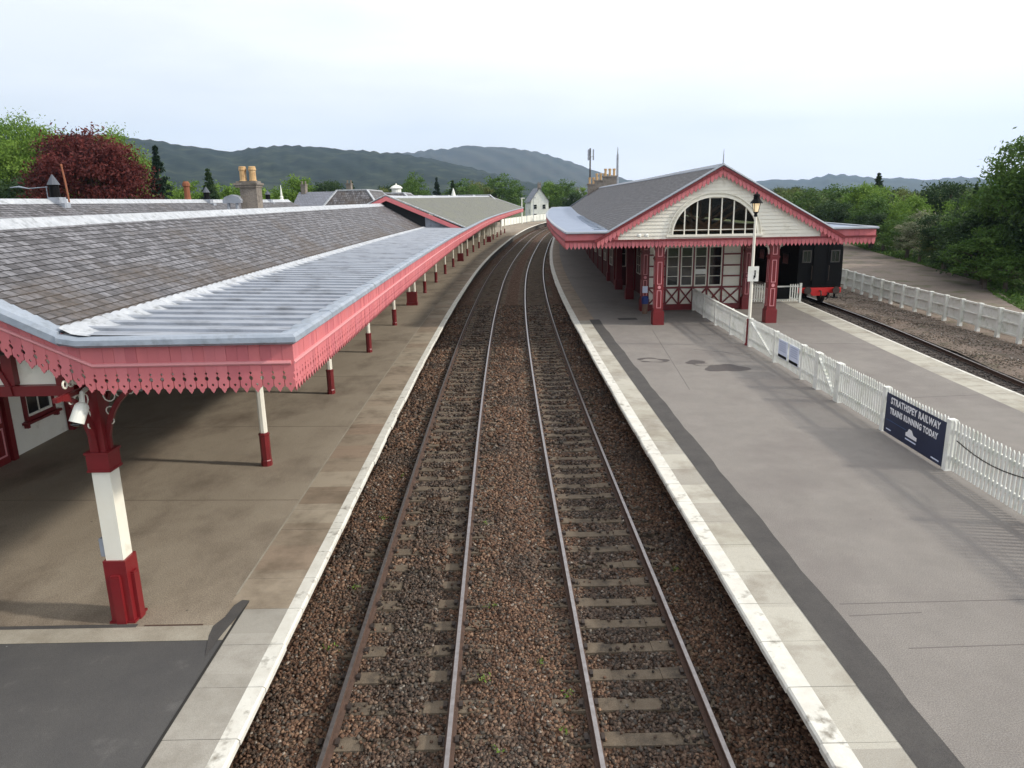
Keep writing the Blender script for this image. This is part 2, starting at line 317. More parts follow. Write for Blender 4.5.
# ballast bed between the platforms: bumpy sheet
def ballast_mat():
    m = bpy.data.materials.new('ballast_bed'); m.use_nodes = True; t = m.node_tree; b = t.nodes['Principled BSDF']; n = t.nodes.new; l = t.links.new
    b.inputs['Roughness'].default_value = .95; b.inputs['Specular IOR Level'].default_value = .15
    g = n('ShaderNodeNewGeometry')
    vo = n('ShaderNodeTexVoronoi'); vo.inputs['Scale'].default_value = 19; l(g.outputs['Position'], vo.inputs['Vector'])
    s = n('ShaderNodeSeparateColor'); l(vo.outputs['Color'], s.inputs[0])
    cr = n('ShaderNodeValToRGB'); e = cr.color_ramp.elements; e[0].color = (.022, .012, .008, 1); e[1].color = (.20, .145, .10, 1)
    a = e.new(.35); a.color = (.065, .034, .022, 1); a = e.new(.75); a.color = (.115, .066, .042, 1); l(s.outputs['Red'], cr.inputs[0])
    at = n('ShaderNodeAttribute'); at.attribute_name = 'oil'
    nn = n('ShaderNodeTexNoise'); nn.inputs['Scale'].default_value = 1.3; nn.inputs['Detail'].default_value = 6; l(g.outputs['Position'], nn.inputs['Vector'])
    ma = n('ShaderNodeMath'); ma.operation = 'MULTIPLY_ADD'; ma.inputs[1].default_value = 1.2; l(nn.outputs['Fac'], ma.inputs[0]); l(at.outputs['Fac'], ma.inputs[2])
    mr = n('ShaderNodeMapRange'); mr.inputs['From Min'].default_value = .75; mr.inputs['From Max'].default_value = 1.35; l(ma.outputs[0], mr.inputs['Value'])
    mm = n('ShaderNodeMix'); mm.data_type = 'RGBA'; mm.blend_type = 'MULTIPLY'; l(mr.outputs[0], mm.inputs['Factor']); l(cr.outputs[0], mm.inputs['A']); mm.inputs['B'].default_value = (.42, .41, .38, 1)
    l(mm.outputs['Result'], b.inputs['Base Color'])
    bn = n('ShaderNodeBump'); bn.inputs['Strength'].default_value = 1; bn.inputs['Distance'].default_value = .03; bn.invert = True
    l(vo.outputs['Distance'], bn.inputs['Height']); l(bn.outputs[0], b.inputs['Normal'])
    return m
M['ballast'] = ballast_mat()
def oil(u):
    """how oily the ballast is at lateral offset u (0..1)"""
    d = min(abs(u+1.67), abs(u-1.67)); return max(0., 1-(d/.72)**2)*.62
def bz(u, y):
    z = -.205
    if abs(u) < .75: z += .05*(1-(abs(u)/.75)**2)                       # mound in the six foot
    if u < -1.35 and u > -2.0: z += .018
    a = abs(u)
    if a > 2.6: z += .03*math.sin(y*.6+u)+.03
    return z+.012*math.sin(y*3.1+u*5)+.01*math.sin(y*1.3-u*7)
def make_ballast():
    us = frange(-3.74, 3.74, .11); ys = frange(-12, 40, .16)+frange(40.8, 130, .9)+frange(133, 330, 4)
    mb = MB(); vs = []; oa = []
    for y in ys:
        for u in us: vs.append((float(ax(y))+u, y, bz(u, y)+float(G(y)))); oa.append(oil(u))
    k = len(us); fs = [(i*k+j, i*k+j+1, (i+1)*k+j+1, (i+1)*k+j) for i in range(len(ys)-1) for j in range(k-1)]
    mb.add(vs, fs); o = mb.build('trackbed', M['ballast'], smooth=True); struct(o)
    a = o.data.attributes.new('oil', 'FLOAT', 'POINT'); a.data.foreach_set('value', oa)
make_ballast()

def stones_mesh(name, px, py, pz, size, col, m, label_kind='stuff'):
    n = len(px); base = np.array([(i, j, k) for k in (-1, 1) for j in (-1, 1) for i in (-1, 1)], float)
    V = base[None]*np.array([1, .8, .62])[None, None]+RNG.uniform(-.42, .42, (n, 8, 3)); V *= (size/2)[:, None, None]
    a = RNG.uniform(0, 2*math.pi, n); b = RNG.uniform(-.7, .7, n)
    ca, sa, cb, sb = np.cos(a), np.sin(a), np.cos(b), np.sin(b)
    x = V[..., 0]*ca[:, None]-V[..., 1]*sa[:, None]; y = V[..., 0]*sa[:, None]+V[..., 1]*ca[:, None]; z = V[..., 2]
    x2 = x*cb[:, None]-z*sb[:, None]; z2 = x*sb[:, None]+z*cb[:, None]
    V = np.stack([x2+px[:, None], y+py[:, None], z2+pz[:, None]], -1).reshape(-1, 3)
    q = np.array([(0, 2, 3, 1), (4, 5, 7, 6), (0, 1, 5, 4), (2, 6, 7, 3), (0, 4, 6, 2), (1, 3, 7, 5)])
    Fc = (q[None]+(np.arange(n)*8)[:, None, None]).reshape(-1)
    me = bpy.data.meshes.new(name); me.vertices.add(n*8); me.vertices.foreach_set('co', V.ravel())
    me.loops.add(n*24); me.loops.foreach_set('vertex_index', Fc.astype(np.int32)); me.polygons.add(n*6)
    me.polygons.foreach_set('loop_start', (np.arange(n*6)*4).astype(np.int32)); me.polygons.foreach_set('loop_total', np.full(n*6, 4, np.int32))
    me.materials.append(m); me.update(calc_edges=True)
    C = np.ones((n, 8, 4)); C[..., :3] = col[:, None, :]
    at = me.attributes.new('tint', 'FLOAT_COLOR', 'POINT'); at.data.foreach_set('color', C.ravel())
    o = bpy.data.objects.new(name, me); COL.objects.link(o); struct(o, label_kind); return o
SP = .65                                                            # sleeper spacing
def scatter_stones():
    U_, Y_, S_ = [], [], []
    for y0, y1, dens, s0, s1 in ((6.2, 12, 900, .026, .050), (12, 19, 560, .034, .062), (19, 30, 230, .05, .085), (30, 48, 90, .06, .10)):
        n = int((y1-y0)*7.0*dens); U_.append(RNG.uniform(-3.5, 3.5, n)); Y_.append(RNG.uniform(y0, y1, n)); S_.append(RNG.uniform(s0, s1, n))
    u = np.concatenate(U_); y = np.concatenate(Y_); s = np.concatenate(S_)
    # keep most sleeper tops clear
    dl = np.minimum(np.abs(u+1.67), np.abs(u-1.67)); on = (dl < 1.28) & (np.abs(((y+SP/2) % SP)-SP/2) < .125)
    patch = np.sin(y*1.9+u*2.3)+np.sin(y*.83-u*3.1+1.7)
    left = u < 0
    keepp = np.where(on, np.where(left, np.where((np.abs(u+1.67) < .34) & (y < 15), .48, .05), np.where(patch > 1.2, .40, .03)), 1.)
    keepp = np.where(on & (dl > .88), .42, keepp)
    k = RNG.uniform(0, 1, len(u)) < keepp
    u, y, s = u[k], y[k], s[k]
    bzv = np.array([bz(a, b) for a, b in zip(u, y)])
    z = bzv+s*.18
    # stones lie up on the sleepers where they cover them
    dl = np.minimum(np.abs(u+1.67), np.abs(u-1.67)); on = (dl < 1.28) & (np.abs(((y+SP/2) % SP)-SP/2) < .125); z = np.where(on, np.maximum(z, -.160+s*.2), z)
    c1 = np.array([.132, .074, .047]); c2 = np.array([.212, .133, .086]); c3 = np.array([.060, .041, .030]); c4 = np.array([.27, .23, .19]); c5 = np.array([.105, .088, .072])
    r = RNG.uniform(0, 1, len(u)); col = np.where((r < .42)[:, None], c1, np.where((r < .60)[:, None], c2, np.where((r < .86)[:, None], c3, np.where((r < .975)[:, None], c5, c4))))
    col = col*RNG.uniform(.7, 1.25, (len(u), 1))
    ol = np.array([oil(a) for a in u])+.25*np.sin(y*1.1+u*2)+.2*np.sin(y*2.7-u)
    f = np.clip((ol-.0)/.8, 0, .62)[:, None]; grey = col.mean(1, keepdims=True)*np.array([1.08, .97, .84])
    col = col*(1-f)+f*(grey*.60)
    stones_mesh('ballast_stones', u+ax(y), y, z+G(y), s, col, M['stone'])
scatter_stones()

# ---------------------------------------------------------------- railway tracks
def rail_profile():
    return [(-.07, -.155), (.07, -.155), (.07, -.143), (.012, -.128), (.012, -.045), (.036, -.032), (.036, -.006), (.028, 0), (-.028, 0), (-.036, -.006), (-.036, -.032), (-.012, -.045), (-.012, -.128), (-.07, -.143)]
def lay_rail(pts, parent):
    pr = rail_profile(); n = len(pr); mb = MB(); vs = []
    for i, p in enumerate(pts):
        a = Vector(pts[min(i+1, len(pts)-1)]); b = Vector(pts[max(i-1, 0)]); d = (a-b); q = Vector((d.y, -d.x, 0)).normalized()
        for s, z in pr: vs.append(Vector(p)+q*s+Vector((0, 0, z)))
    mb.v = [tuple(v) for v in vs]
    for i in range(len(pts)-1):
        for k in range(n):
            mb.f.append((i*n+k, (i+1)*n+k, (i+1)*n+(k+1) % n, i*n+(k+1) % n)); mb.m.append(0 if k == 7 else 1)
    return mb.build('rail', [M['rail_top'], M['rail_side']], parent)
def sleeper_mesh(wood=False):
    mb = MB()
    if wood: mb.box((0, 0, -.225), (2.55, .25, .13))
    else:
        for sx in (-1, 1):
            mb.box((sx*.80, 0, -.225), (.92, .26, .13), taper=.96)
        mb.box((0, 0, -.232), (.72, .22, .11))
    for sx in (-.7525, .7525):
        mb.box((sx, 0, -.157), (.20, .17, .012), 1)
        for t in (-.105, .105): mb.box((sx+t, 0, -.135), (.05, .11, .05), 1)
    me = mb.build('sleeper', [M['sleeper_w' if wood else 'sleeper'], M['steel']]); d = me.data; bpy.data.objects.remove(me); return d
def track(fn, y0, y1, label, step_near=1.0, wood=False, ystuff=None, ysl0=-6):
    t = thing('railway_track', label, 'railway track', tuple(fn(0., 8.)), 'railway tracks')
    ys = frange(y0, min(y1, 60), .8)+frange(62, y1, 2.0) if y1 > 62 else frange(y0, y1, .8)
    for s in (-.7525, .7525): lay_rail([fn(s, y) for y in ys], t)
    sm = sleeper_mesh(wood); allf = MB()
    k0 = int(math.ceil(ysl0/SP)); k1 = int((ystuff or y1)/SP)
    o0 = ORG[t.name]; cnt = 0
    for k in range(k0, k1):
        y = k*SP; c = fn(0, y); d = fn(0, y+.5)-fn(0, y-.5); rz = math.atan2(d.y, d.x)-math.pi/2
        if cnt < 98:
            o = bpy.data.objects.new('sleeper', sm); COL.objects.link(o); o.parent = t; o.location = Vector(c)-o0+Vector((random.uniform(-.02, .02), random.uniform(-.012, .012), random.uniform(-.006, .002)))
            o.rotation_euler = (0, 0, rz+random.uniform(-.012, .012)); cnt += 1
        else: allf.box(Vector(c)+Vector((0, 0, -.225)), (2.5, .26, .13), rz=rz)
    if allf.f: o = allf.build('sleepers', M['sleeper_w' if wood else 'sleeper'], t); o['kind'] = 'stuff'
    return t
track(lambda s, y: P(-1.67+s, y, 0), -8, 320, 'running track nearest the long canopy, its concrete sleepers half buried in brown ballast', ystuff=190, ysl0=6)
track(lambda s, y: P(1.67+s, y, 0), -8, 320, 'running track nearest the island platform, concrete sleepers showing clear between its rails', ystuff=190, ysl0=6)
RY = [-10, 10, 24.4, 28, 34.2, 38.5, 44.5, 60, 90, 140, 200]; RXX = [15.3, 16.6, 17.8, 18.25, 19.1, 19.55, 19.75, 20.3, 21.2, 24, 32]
rg = np.arange(-10, 200, .5); rxs = np.convolve(np.pad(np.interp(rg, RY, RXX), 24, mode='edge'), ker, 'valid')
def bay(s, y): return Vector((float(np.interp(y, rg, rxs))-.7525+s, y, -.02+float(G(y))))
track(bay, 2, 120, 'dark siding track with old wooden sleepers leading to the black carriage', wood=True, ysl0=14)
# bed of the siding
def strip(name, ys, a, b, z, m, kind='structure', n=6):
    mb = MB(); rows = []
    for y in ys:
        x0, x1 = a(y), b(y); rows.append([(x0+(x1-x0)*i/n, y, (z(x0+(x1-x0)*i/n, y) if callable(z) else z)+float(G(y))) for i in range(n+1)])
    vs = [v for r in rows for v in r]; k = n+1
    mb.add(vs, [(i*k+j, i*k+j+1, (i+1)*k+j+1, (i+1)*k+j) for i in range(len(rows)-1) for j in range(k-1)])
    o = mb.build(name, m); struct(o, kind); return o
M['ballast2'] = fine(mat('siding_ballast', (.060, .050, .045), .95, var=(.035, .030, .028), scale=1.5, dirt=(.10, .08, .06), dscale=2, bump=1, bscale=25), 22, .5, 1.6)
YS = frange(-10, 60, 1.5)+frange(64, 200, 4)
railx = lambda y: float(np.interp(y, rg, rxs))
fencex = lambda y: float(np.interp(y, [0, 25, 32, 36, 39, 43, 49, 60, 90, 140], [21.8, 22.55, 22.85, 23.05, 23.3, 23.5, 24.1, 25.2, 28.5, 36]))
strip('siding_bed', YS, lambda y: edge2(y)-.3, lambda y: railx(y)+.55, lambda x, y: -.20+.008*math.sin(x*9+y*5), M['ballast2'], n=14)
strip('cess', YS, lambda y: railx(y)+.5, lambda y: fencex(y)+.8, lambda x, y: -.16+.05*math.sin(x*2.1+y*.7)*math.sin(y*.37)+.05*min(1, max(0, x-railx(y)-.5)), M['cess'], n=12)
PYS = frange(-10, 150, 4)
pfar = lambda y: float(np.interp(y, [0, 32, 40, 48, 56, 70, 85, 95, 150], [27.5, 28.2, 29.4, 32.6, 36.6, 39.6, 42.6, 45, 60]))
strip('path', PYS, lambda y: fencex(y)+.6, lambda y: pfar(y), -.10, M['path'], n=10)

def cess_stones():
    n = 12000; y = RNG.uniform(15, 60, n)**1.0; a = np.array([railx(v)+.6 for v in y]); b = np.array([fencex(v)-.2 for v in y]); x = a+(b-a)*RNG.uniform(0, 1, n)**1.3
    s = RNG.uniform(.02, .07, n); z = -.158+.05*np.sin(x*2.1+y*.7)*np.sin(y*.37)+.05*np.minimum(1, np.maximum(0, x-a))
    c = np.where(RNG.uniform(0, 1, (n, 1)) < .06, np.array([.36, .33, .29]), np.where(RNG.uniform(0, 1, (n, 1)) < .5, np.array([.17, .13, .10]), np.array([.10, .085, .065])))
    stones_mesh('cess_stones', x, y, z+G(y), s, c*RNG.uniform(.7, 1.2, (n, 1)), M['stone'])
    n = 9000; y = RNG.uniform(20, 60, n); a = np.array([railx(v) for v in y]); x = a-RNG.uniform(-.4, 3.2, n); ok = x > np.array([edge2(v) for v in y])-.1; x, y = x[ok], y[ok]; n = len(x)
    stones_mesh('siding_stones', x, y, -.19+G(y), RNG.uniform(.04, .09, n), np.array([.065, .055, .048])*RNG.uniform(.5, 1.7, (n, 1)), M['stone'])
cess_stones()

# ---------------------------------------------------------------- platforms
def platform(name, y0, y1, inner, outer, joint_u, slab_len, mats, label=None):
    pass
def poly_strip(mb, ys, ua, ub, z, mi=0, uv=True, absx=False):
    for y, y2 in zip(ys[:-1], ys[1:]):
        A = ua(y) if callable(ua) else ua; B_ = ub(y) if callable(ub) else ub; A2 = ua(y2) if callable(ua) else ua; B2 = ub(y2) if callable(ub) else ub
        q = [P(A, y, z), P(B_, y, z), P(B2, y2, z), P(A2, y2, z)]
        mb.quad(*q, mi, uv=[(A, y), (B_, y), (B2, y2), (A2, y2)] if uv else None)
def slabs(mb, ys, u0, u1, z, mi, gap=.007, jit=0.002):
    for y, y2 in zip(ys[:-1], ys[1:]):
        n = 1 if y2-y < 2 else int(round((y2-y)/1.5)); dz = random.uniform(-jit, jit)
        a, b = y+gap/2, y2-gap/2
        t = [P(u0, a, z+dz), P(u1, a, z+dz), P(u1, b, z+dz), P(u0, b, z+dz)]
        lo = [v-Vector((0, 0, .07)) for v in t]
        mb.quad(*t, mi, uv=[(u0, a+.01), (u1, a+.01), (u1, b-.01), (u0, b-.01)])
        for i in range(4):
            j = (i+1) % 4; mb.quad(lo[i], lo[j], t[j], t[i], mi, uv=[(u0, a+.01)]*4)
def build_platform_left():
    YF = frange(-8, 60, 2)+frange(63, 180, 3)
    p = bpy.data.objects.new('left_platform', None); COL.objects.link(p); struct(p); ORG[p.name] = Vector()
    mb = MB(); poly_strip(mb, [-8, 0, 4, 8.45], -18, -3.87, PZ); mb.build('new_tarmac', M['tarmac_l'], p)
    mb = MB(); poly_strip(mb, [8.45, 8.80], -18, -3.87, PZ+.004); mb.build('concrete_threshold', M['conc_strip'], p)
    mb = MB(); poly_strip(mb, [8.80, 9.46], -18, -3.87, PZ); poly_strip(mb, [9.46, 10]+[y for y in YF if y > 11], -18, -4.12, PZ); mb.build('worn_surface', M['conc_l'], p)
    mb = MB(); poly_strip(mb, [8.78, 8.86], -18, -5.2, PZ+.006); 
    pl_ = [(-3.99, 8.1), (-3.95, 8.6), (-3.90, 9.0), (-3.87, 9.42), (-3.98, 9.44), (-4.05, 9.3), (-4.07, 9.0), (-4.15, 8.78), (-4.12, 8.55), (-4.05, 8.3)]; mb.add([P(a, b, PZ+.007) for a, b in pl_], [tuple(range(10))]); mb.build('tar_joint', M['tarmac_strip'], p)
    mb = MB(); poly_strip(mb, [8.80, 8.835], -5.1, -4.3, PZ+.006); mb.build('drain_slot', M['rail_side'], p); mb = MB()
    for y in (13.1, 17.9, 23.5, 30, 38): mb.bar(P(-11.3, y+.3, PZ+.001), P(-4.15, y, PZ+.001), .02, .006)
    mb.build('surface_joint', M['jointl'], p)
    ys = [-8+.86*k for k in range(0, 78)]
    near = [y for y in ys if y < 9.5]; far = [y for y in ys if y > 9.1]
    mb = MB(); slabs(mb, near, -3.87, -3.25, PZ-.001, 0); slabs(mb, far, -4.12, -3.25, PZ-.001, 1)
    fy = frange(far[-1], 180, 4); slabs(mb, fy, -4.12, -3.25, PZ-.001, 1, 0)
    mb.build('coping_slabs', [M['slab_lg'], M['slab_l']], p)
    mb = MB(); poly_strip(mb, [-8, 0, 9.40], -3.90, -3.865, PZ+.005)
    poly_strip(mb, frange(9.6, 40, 2), -4.135, -4.105, PZ+.002, 1); mb.build('slab_joint', [M['joint'], M['conc_strip']], p)
    # white edge with its chipped nosing and the wall below
    mb = MB(); w_ = ys+fy[1:]
    for a, b in zip(w_[:-1], w_[1:]):
        g = .006 if b-a < 2 else 0; n = 1
        j = random.uniform(-.012, .012)
        pr = [(-3.25, PZ), (-3.07+j, PZ), (-3.045+j, PZ-.02), (-3.045+j, PZ-.085), (-3.25, PZ-.085)]
        A = [P(u, a+g, z) for u, z in pr]; B_ = [P(u, b-g, z) for u, z in pr]
        mb.add(A+B_, [(i, i+1, 6+i, 5+i) for i in range(4)]+[(4, 3, 2, 1, 0), (5, 6, 7, 8, 9)])
    mb.build('white_edge', M['whiteline'], p)
    mb = MB()
    for a, b in zip(YF[:-1], YF[1:]): mb.quad(P(-3.66, a, PZ-.08), P(-3.66, b, PZ-.08), P(-3.66, b, -.3), P(-3.66, a, -.3)); mb.quad(P(-3.66, a, PZ-.09), P(-3.66, b, PZ-.09), P(-3.1, b, PZ-.09), P(-3.1, a, PZ-.09))
    mb.build('platform_wall', M['pface'], p)
def build_platform_right():
    p = bpy.data.objects.new('island_platform', None); COL.objects.link(p); struct(p); ORG[p.name] = Vector()
    YF = frange(-8, 60, 2)+frange(63, 170, 3)
    e = lambda y: edge2(y)-float(ax(y))
    mb = MB(); poly_strip(mb, YF, 4.1, lambda y: e(y)-1.05, PZ); mb.build('tarmac_surface', M['tarmac_r'], p)
    mb = MB()
    wob = lambda y: 4.33+.018*math.sin(y*1.7)+.012*math.sin(y*4.3)
    ys = frange(-8, 34.4, .6)
    poly_strip(mb, ys, 3.86, wob, PZ+.004); mb.build('tarmac_strip', M['tarmac_strip'], p)
    mb = MB()
    for k, y in enumerate(frange(35.5, 120, 2)): pass
    ys = [-8+.9*k for k in range(0, 48)]; mb = MB(); slabs(mb, ys, 3.33, 3.87, PZ-.001, 0)
    fy = [ys[-1]+.9*k for k in range(0, 40)]; slabs(mb, fy, 3.33, 4.1, PZ-.001, 1)
    fz = frange(fy[-1], 170, 4); slabs(mb, fz, 3.33, 4.1, PZ-.001, 1, 0); mb.build('coping_slabs', [M['slab_r'], M['slab_rb']], p)
    mb = MB(); w_ = ys+fy[1:]+fz[1:]
    for a, b in zip(w_[:-1], w_[1:]):
        g = .007 if b-a < 2 else 0; j = random.uniform(-.012, .012)
        pr = [(3.33, PZ), (3.33, PZ-.085), (3.05+j, PZ-.085), (3.05+j, PZ-.02), (3.075+j, PZ)]
        A = [P(u, a+g, z) for u, z in pr]; B_ = [P(u, b-g, z) for u, z in pr]
        mb.add(A+B_, [(i, (i+1) % 5, 5+(i+1) % 5, 5+i) for i in range(5)]+[(4, 3, 2, 1, 0), (5, 6, 7, 8, 9)])
    mb.build('white_edge', M['whiteline'], p)
    # far (siding) side
    mb = MB(); ys2 = [-8+.9*k for k in range(0, 60)]+frange(48, 168, 4); slabs2 = []
    for a, b in zip(ys2[:-1], ys2[1:]):
        g = .006 if b-a < 2 else 0
        t = [P(e(a)-1.05, a+g, PZ-.001), P(e(a)-.1, a+g, PZ-.001), P(e(b)-.1, b-g, PZ-.001), P(e(b)-1.05, b-g, PZ-.001)]; mb.quad(*t, 0, uv=[(0, a+.02), (1, a+.02), (1, b-.02), (0, b-.02)])
    mb.build('siding_coping', M['slab_r'], p)
    mb = MB()
    for a, b in zip(YF[:-1], YF[1:]):
        pr = lambda y: [P(e(y)-.1, y, PZ+.001), P(e(y), y, PZ+.001), P(e(y), y, PZ-.07)]
        A, B_ = pr(a), pr(b); mb.add(A+B_, [(0, 1, 4, 3), (1, 2, 5, 4)])
    mb.build('siding_white_edge', M['whiteline'], p)
    mb = MB()
    for a, b in zip(YF[:-1], YF[1:]):
        mb.quad(P(3.66, b, PZ-.08), P(3.66, a, PZ-.08), P(3.66, a, -.3), P(3.66, b, -.3)); mb.quad(P(3.66, a, PZ-.09), P(3.66, b, PZ-.09), P(3.1, b, PZ-.09), P(3.1, a, PZ-.09))
        mb.quad(P(e(a)-.05, a, PZ-.06), P(e(b)-.05, b, PZ-.06), P(e(b)-.05, b, -.3), P(e(a)-.05, a, -.3))
    mb.build('platform_wall', M['pface'], p)
    # damp stains, drain cover and old patch lines are flat marks of the surface
    def blob(mb, cx, cy, rx, ry, z, seed, mi=0, n=22):
        rr = random.Random(seed); ph = [rr.uniform(0, 6.28) for _ in range(4)]
        pts = []
        for k in range(n):
            a = 2*math.pi*k/n; r = 1+.18*math.sin(2*a+ph[0])+.13*math.sin(3*a+ph[1])+.1*math.sin(5*a+ph[2]); pts.append((cx+rx*r*math.cos(a), cy+ry*r*math.sin(a), z))
        mb.add(pts, [tuple(range(n))], mi)
    mb = MB(); blob(mb, 7.2, 23.75, .62, .62, PZ+.005, 3); blob(mb, 6.45, 24.6, .38, .42, PZ+.006, 5); blob(mb, 6.6, 24.3, .25, .2, PZ+.008, 8, 1)
    blob(mb, 5.0, 25.2, .5, .40, PZ+.005, 9); blob(mb, 4.95, 25.15, .33, .27, PZ+.007, 12, 1)
    mb.build('damp_stain', [M['damp'], M['tarmac_r']], p)
    mb = MB(); mb.quad((5.15, 34.3, PZ+.005), (6.05, 34.3, PZ+.005), (6.05, 34.9, PZ+.005), (5.15, 34.9, PZ+.005)); mb.build('drain_cover', M['tarmac_strip'], p)
    mb = MB()
    for x0, y0, x1, y1 in ((4.5, 9.05, 8.7, 9.1), (4.9, 8.0, 8.8, 8.1), (4.5, 8.75, 5.5, 8.8), (7.2, 9.0, 8.6, 7.3), (5.3, 21, 6.2, 31.5), (6.9, 27, 8.7, 25.8), (10.5, 28, 13.6, 27.4), (9.4, 19.5, 13.2, 19.8)):
        mb.bar((x0, y0, PZ+.002), (x1, y1, PZ+.002), .014, .006)
    mb.build('repair_joint', M['joint2'], p)
M['jointl'] = mat('concrete_joint', (.185, .15, .112), .9)
def spots(m, scale, thr, col):
    t = m.node_tree; b = t.nodes['Principled BSDF']; n = t.nodes.new; l = t.links.new; prev = b.inputs['Base Color'].links[0].from_socket
    g = n('ShaderNodeNewGeometry'); v = n('ShaderNodeTexVoronoi'); v.inputs['Scale'].default_value = scale; l(g.outputs['Position'], v.inputs['Vector'])
    s_ = n('ShaderNodeSeparateColor'); l(v.outputs['Color'], s_.inputs[0]); m2_ = n('ShaderNodeMath'); m2_.operation = 'MULTIPLY'; m2_.inputs[1].default_value = thr; l(s_.outputs['Red'], m2_.inputs[0])
    lt = n('ShaderNodeMath'); lt.operation = 'LESS_THAN'; l(v.outputs['Distance'], lt.inputs[0]); l(m2_.outputs[0], lt.inputs[1])
    mm = n('ShaderNodeMix'); mm.data_type = 'RGBA'; l(lt.outputs[0], mm.inputs['Factor']); l(prev, mm.inputs['A']); mm.inputs['B'].default_value = (*col, 1); l(mm.outputs['Result'], b.inputs['Base Color'])
spots(M['tarmac_r'], 1.9, .045, (.13, .12, .11)); spots(M['conc_l'], 1.6, .05, (.12, .10, .08)); spots(M['tarmac_l'], 2.6, .05, (.22, .22, .21)); spots(M['tarmac_r'], .9, .02, (.36, .34, .32))
M['damp'] = fine(mat('damp_tarmac', (.085, .075, .072), .6), 95, .8, 1.2)
M['joint2'] = mat('faded_joint', (.175, .158, .148), .9)
build_platform_left(); build_platform_right()

# ================================================================ builders for the station architecture
def fret_half(w, H, s):
    """half a fretted valance board, s=+1 left half, -1 right half (mirrored)"""
    pts = [(.0012, 0), (.0012, -H+.262), (.017, -H+.243), (.003, -H+.222), (.003, -H+.205), (.016, -H+.200), (.025, -H+.182), (.020, -H+.160), (.005, -H+.152),
           (.004, -H+.118), (.006, -H+.085), (.014, -H+.064), (.030, -H+.060), (.040, -H+.044), (.046, -H+.026), (w/2-.010, -H+.018), (w/2, -H),
           (w/2, -H+.080), (w/2-.017, -H+.098), (w/2-.013, -H+.112), (w/2, -H+.118), (w/2, 0)]
    if s > 0: return pts
    return [(w-a, b) for a, b in reversed(pts)]
def valance(mb, A, B_, n, H, w, style, mi=0, t=.02):
    """boards hung from the line A-B; n points outwards"""
    A = Vector(A); B_ = Vector(B_); n = Vector(n); d = B_-A; L_ = math.hypot(d.x, d.y); k = max(1, int(round(L_/w))); w = L_/k
    ex = d/L_
    for i in range(k):
        mi = random.choice((0, 0, 1, 2)); o = A+ex*(i*w)+n*random.uniform(-.003, .003)+Vector((0, 0, random.uniform(-.003, .003)))
        if style == 'fret':
            for s in (1, -1): mb.prism(fret_half(w, H, s), o, ex, (0, 0, 1), -n*t, mi)
        elif style == 'tooth':
            mb.prism([(.002, 0), (.010, -H+w*.75), (w*.25, -H+w*.42), (w/2, -H), (w*.75, -H+w*.42), (w-.010, -H+w*.75), (w-.002, 0)], o, ex, (0, 0, 1), -n*t, mi)
        else:
            mb.prism([(.0012, 0), (.0012, -H), (w-.0012, -H), (w-.0012, 0)], o, ex, (0, 0, 1), -n*t, mi)
def slate_roof(mb, ys, foot, ridge, course=.155, mi=0, y_end=None, y_start=None, seed=1, lip=.009):
    """foot(y)->(u,z); ridge(y)->(u,z): overlapping courses of slates as real steps"""
    u0, z0 = foot(ys[0]); u1, z1 = ridge(ys[0]); Ls = math.hypot(u1-u0, z1-z0); n = int(math.ceil(Ls/course)); rr = random.Random(seed)
    for i in range(n):
        t0, t1 = i/n, min(1, (i+1.12)/n)
        for y, y2 in zip(ys[:-1], ys[1:]):
            Ya, Yb = y, y2
            if y_end:
                Yb = min(y2, y_end(t0)); 
                if Yb <= Ya: continue
            def pt(yy, t, off):
                a, b = foot(yy), ridge(yy); p = P(a[0]+(b[0]-a[0])*t, yy, a[1]+(b[1]-a[1])*t); p.z += off; return p
            q = [pt(Ya, t0, lip), pt(Yb, t0, lip), pt(Yb, t1, 0), pt(Ya, t1, 0)]
            v0 = i*.2+.004
            mb.quad(*q, mi, uv=[(Ya, v0), (Yb, v0), (Yb, v0+.19), (Ya, v0+.19)])
            mb.quad(pt(Ya, t0, -.01), pt(Yb, t0, -.01), q[1], q[0], mi, uv=[(Ya, v0), (Yb, v0), (Yb, v0), (Ya, v0)])
def seam_roof(mb, ys, ua, za, ub, zb, pitch, mi=0):
    """lead roof with rolls running down the slope"""
    y = ys[0]
    poly = []
    for a, b in zip(ys[:-1], ys[1:]):
        mb.quad(P(ua(a), a, za), P(ub(a), a, zb), P(ub(b), b, zb), P(ua(b), b, za), mi)
    if pitch:
        y = ys[0]+pitch*.7
        while y < ys[-1]:
            a = P(ua(y), y, za+.012); b = P(ub(y), y, zb+.012)
            mb.tube([a, b], .042, 6, mi); y += pitch
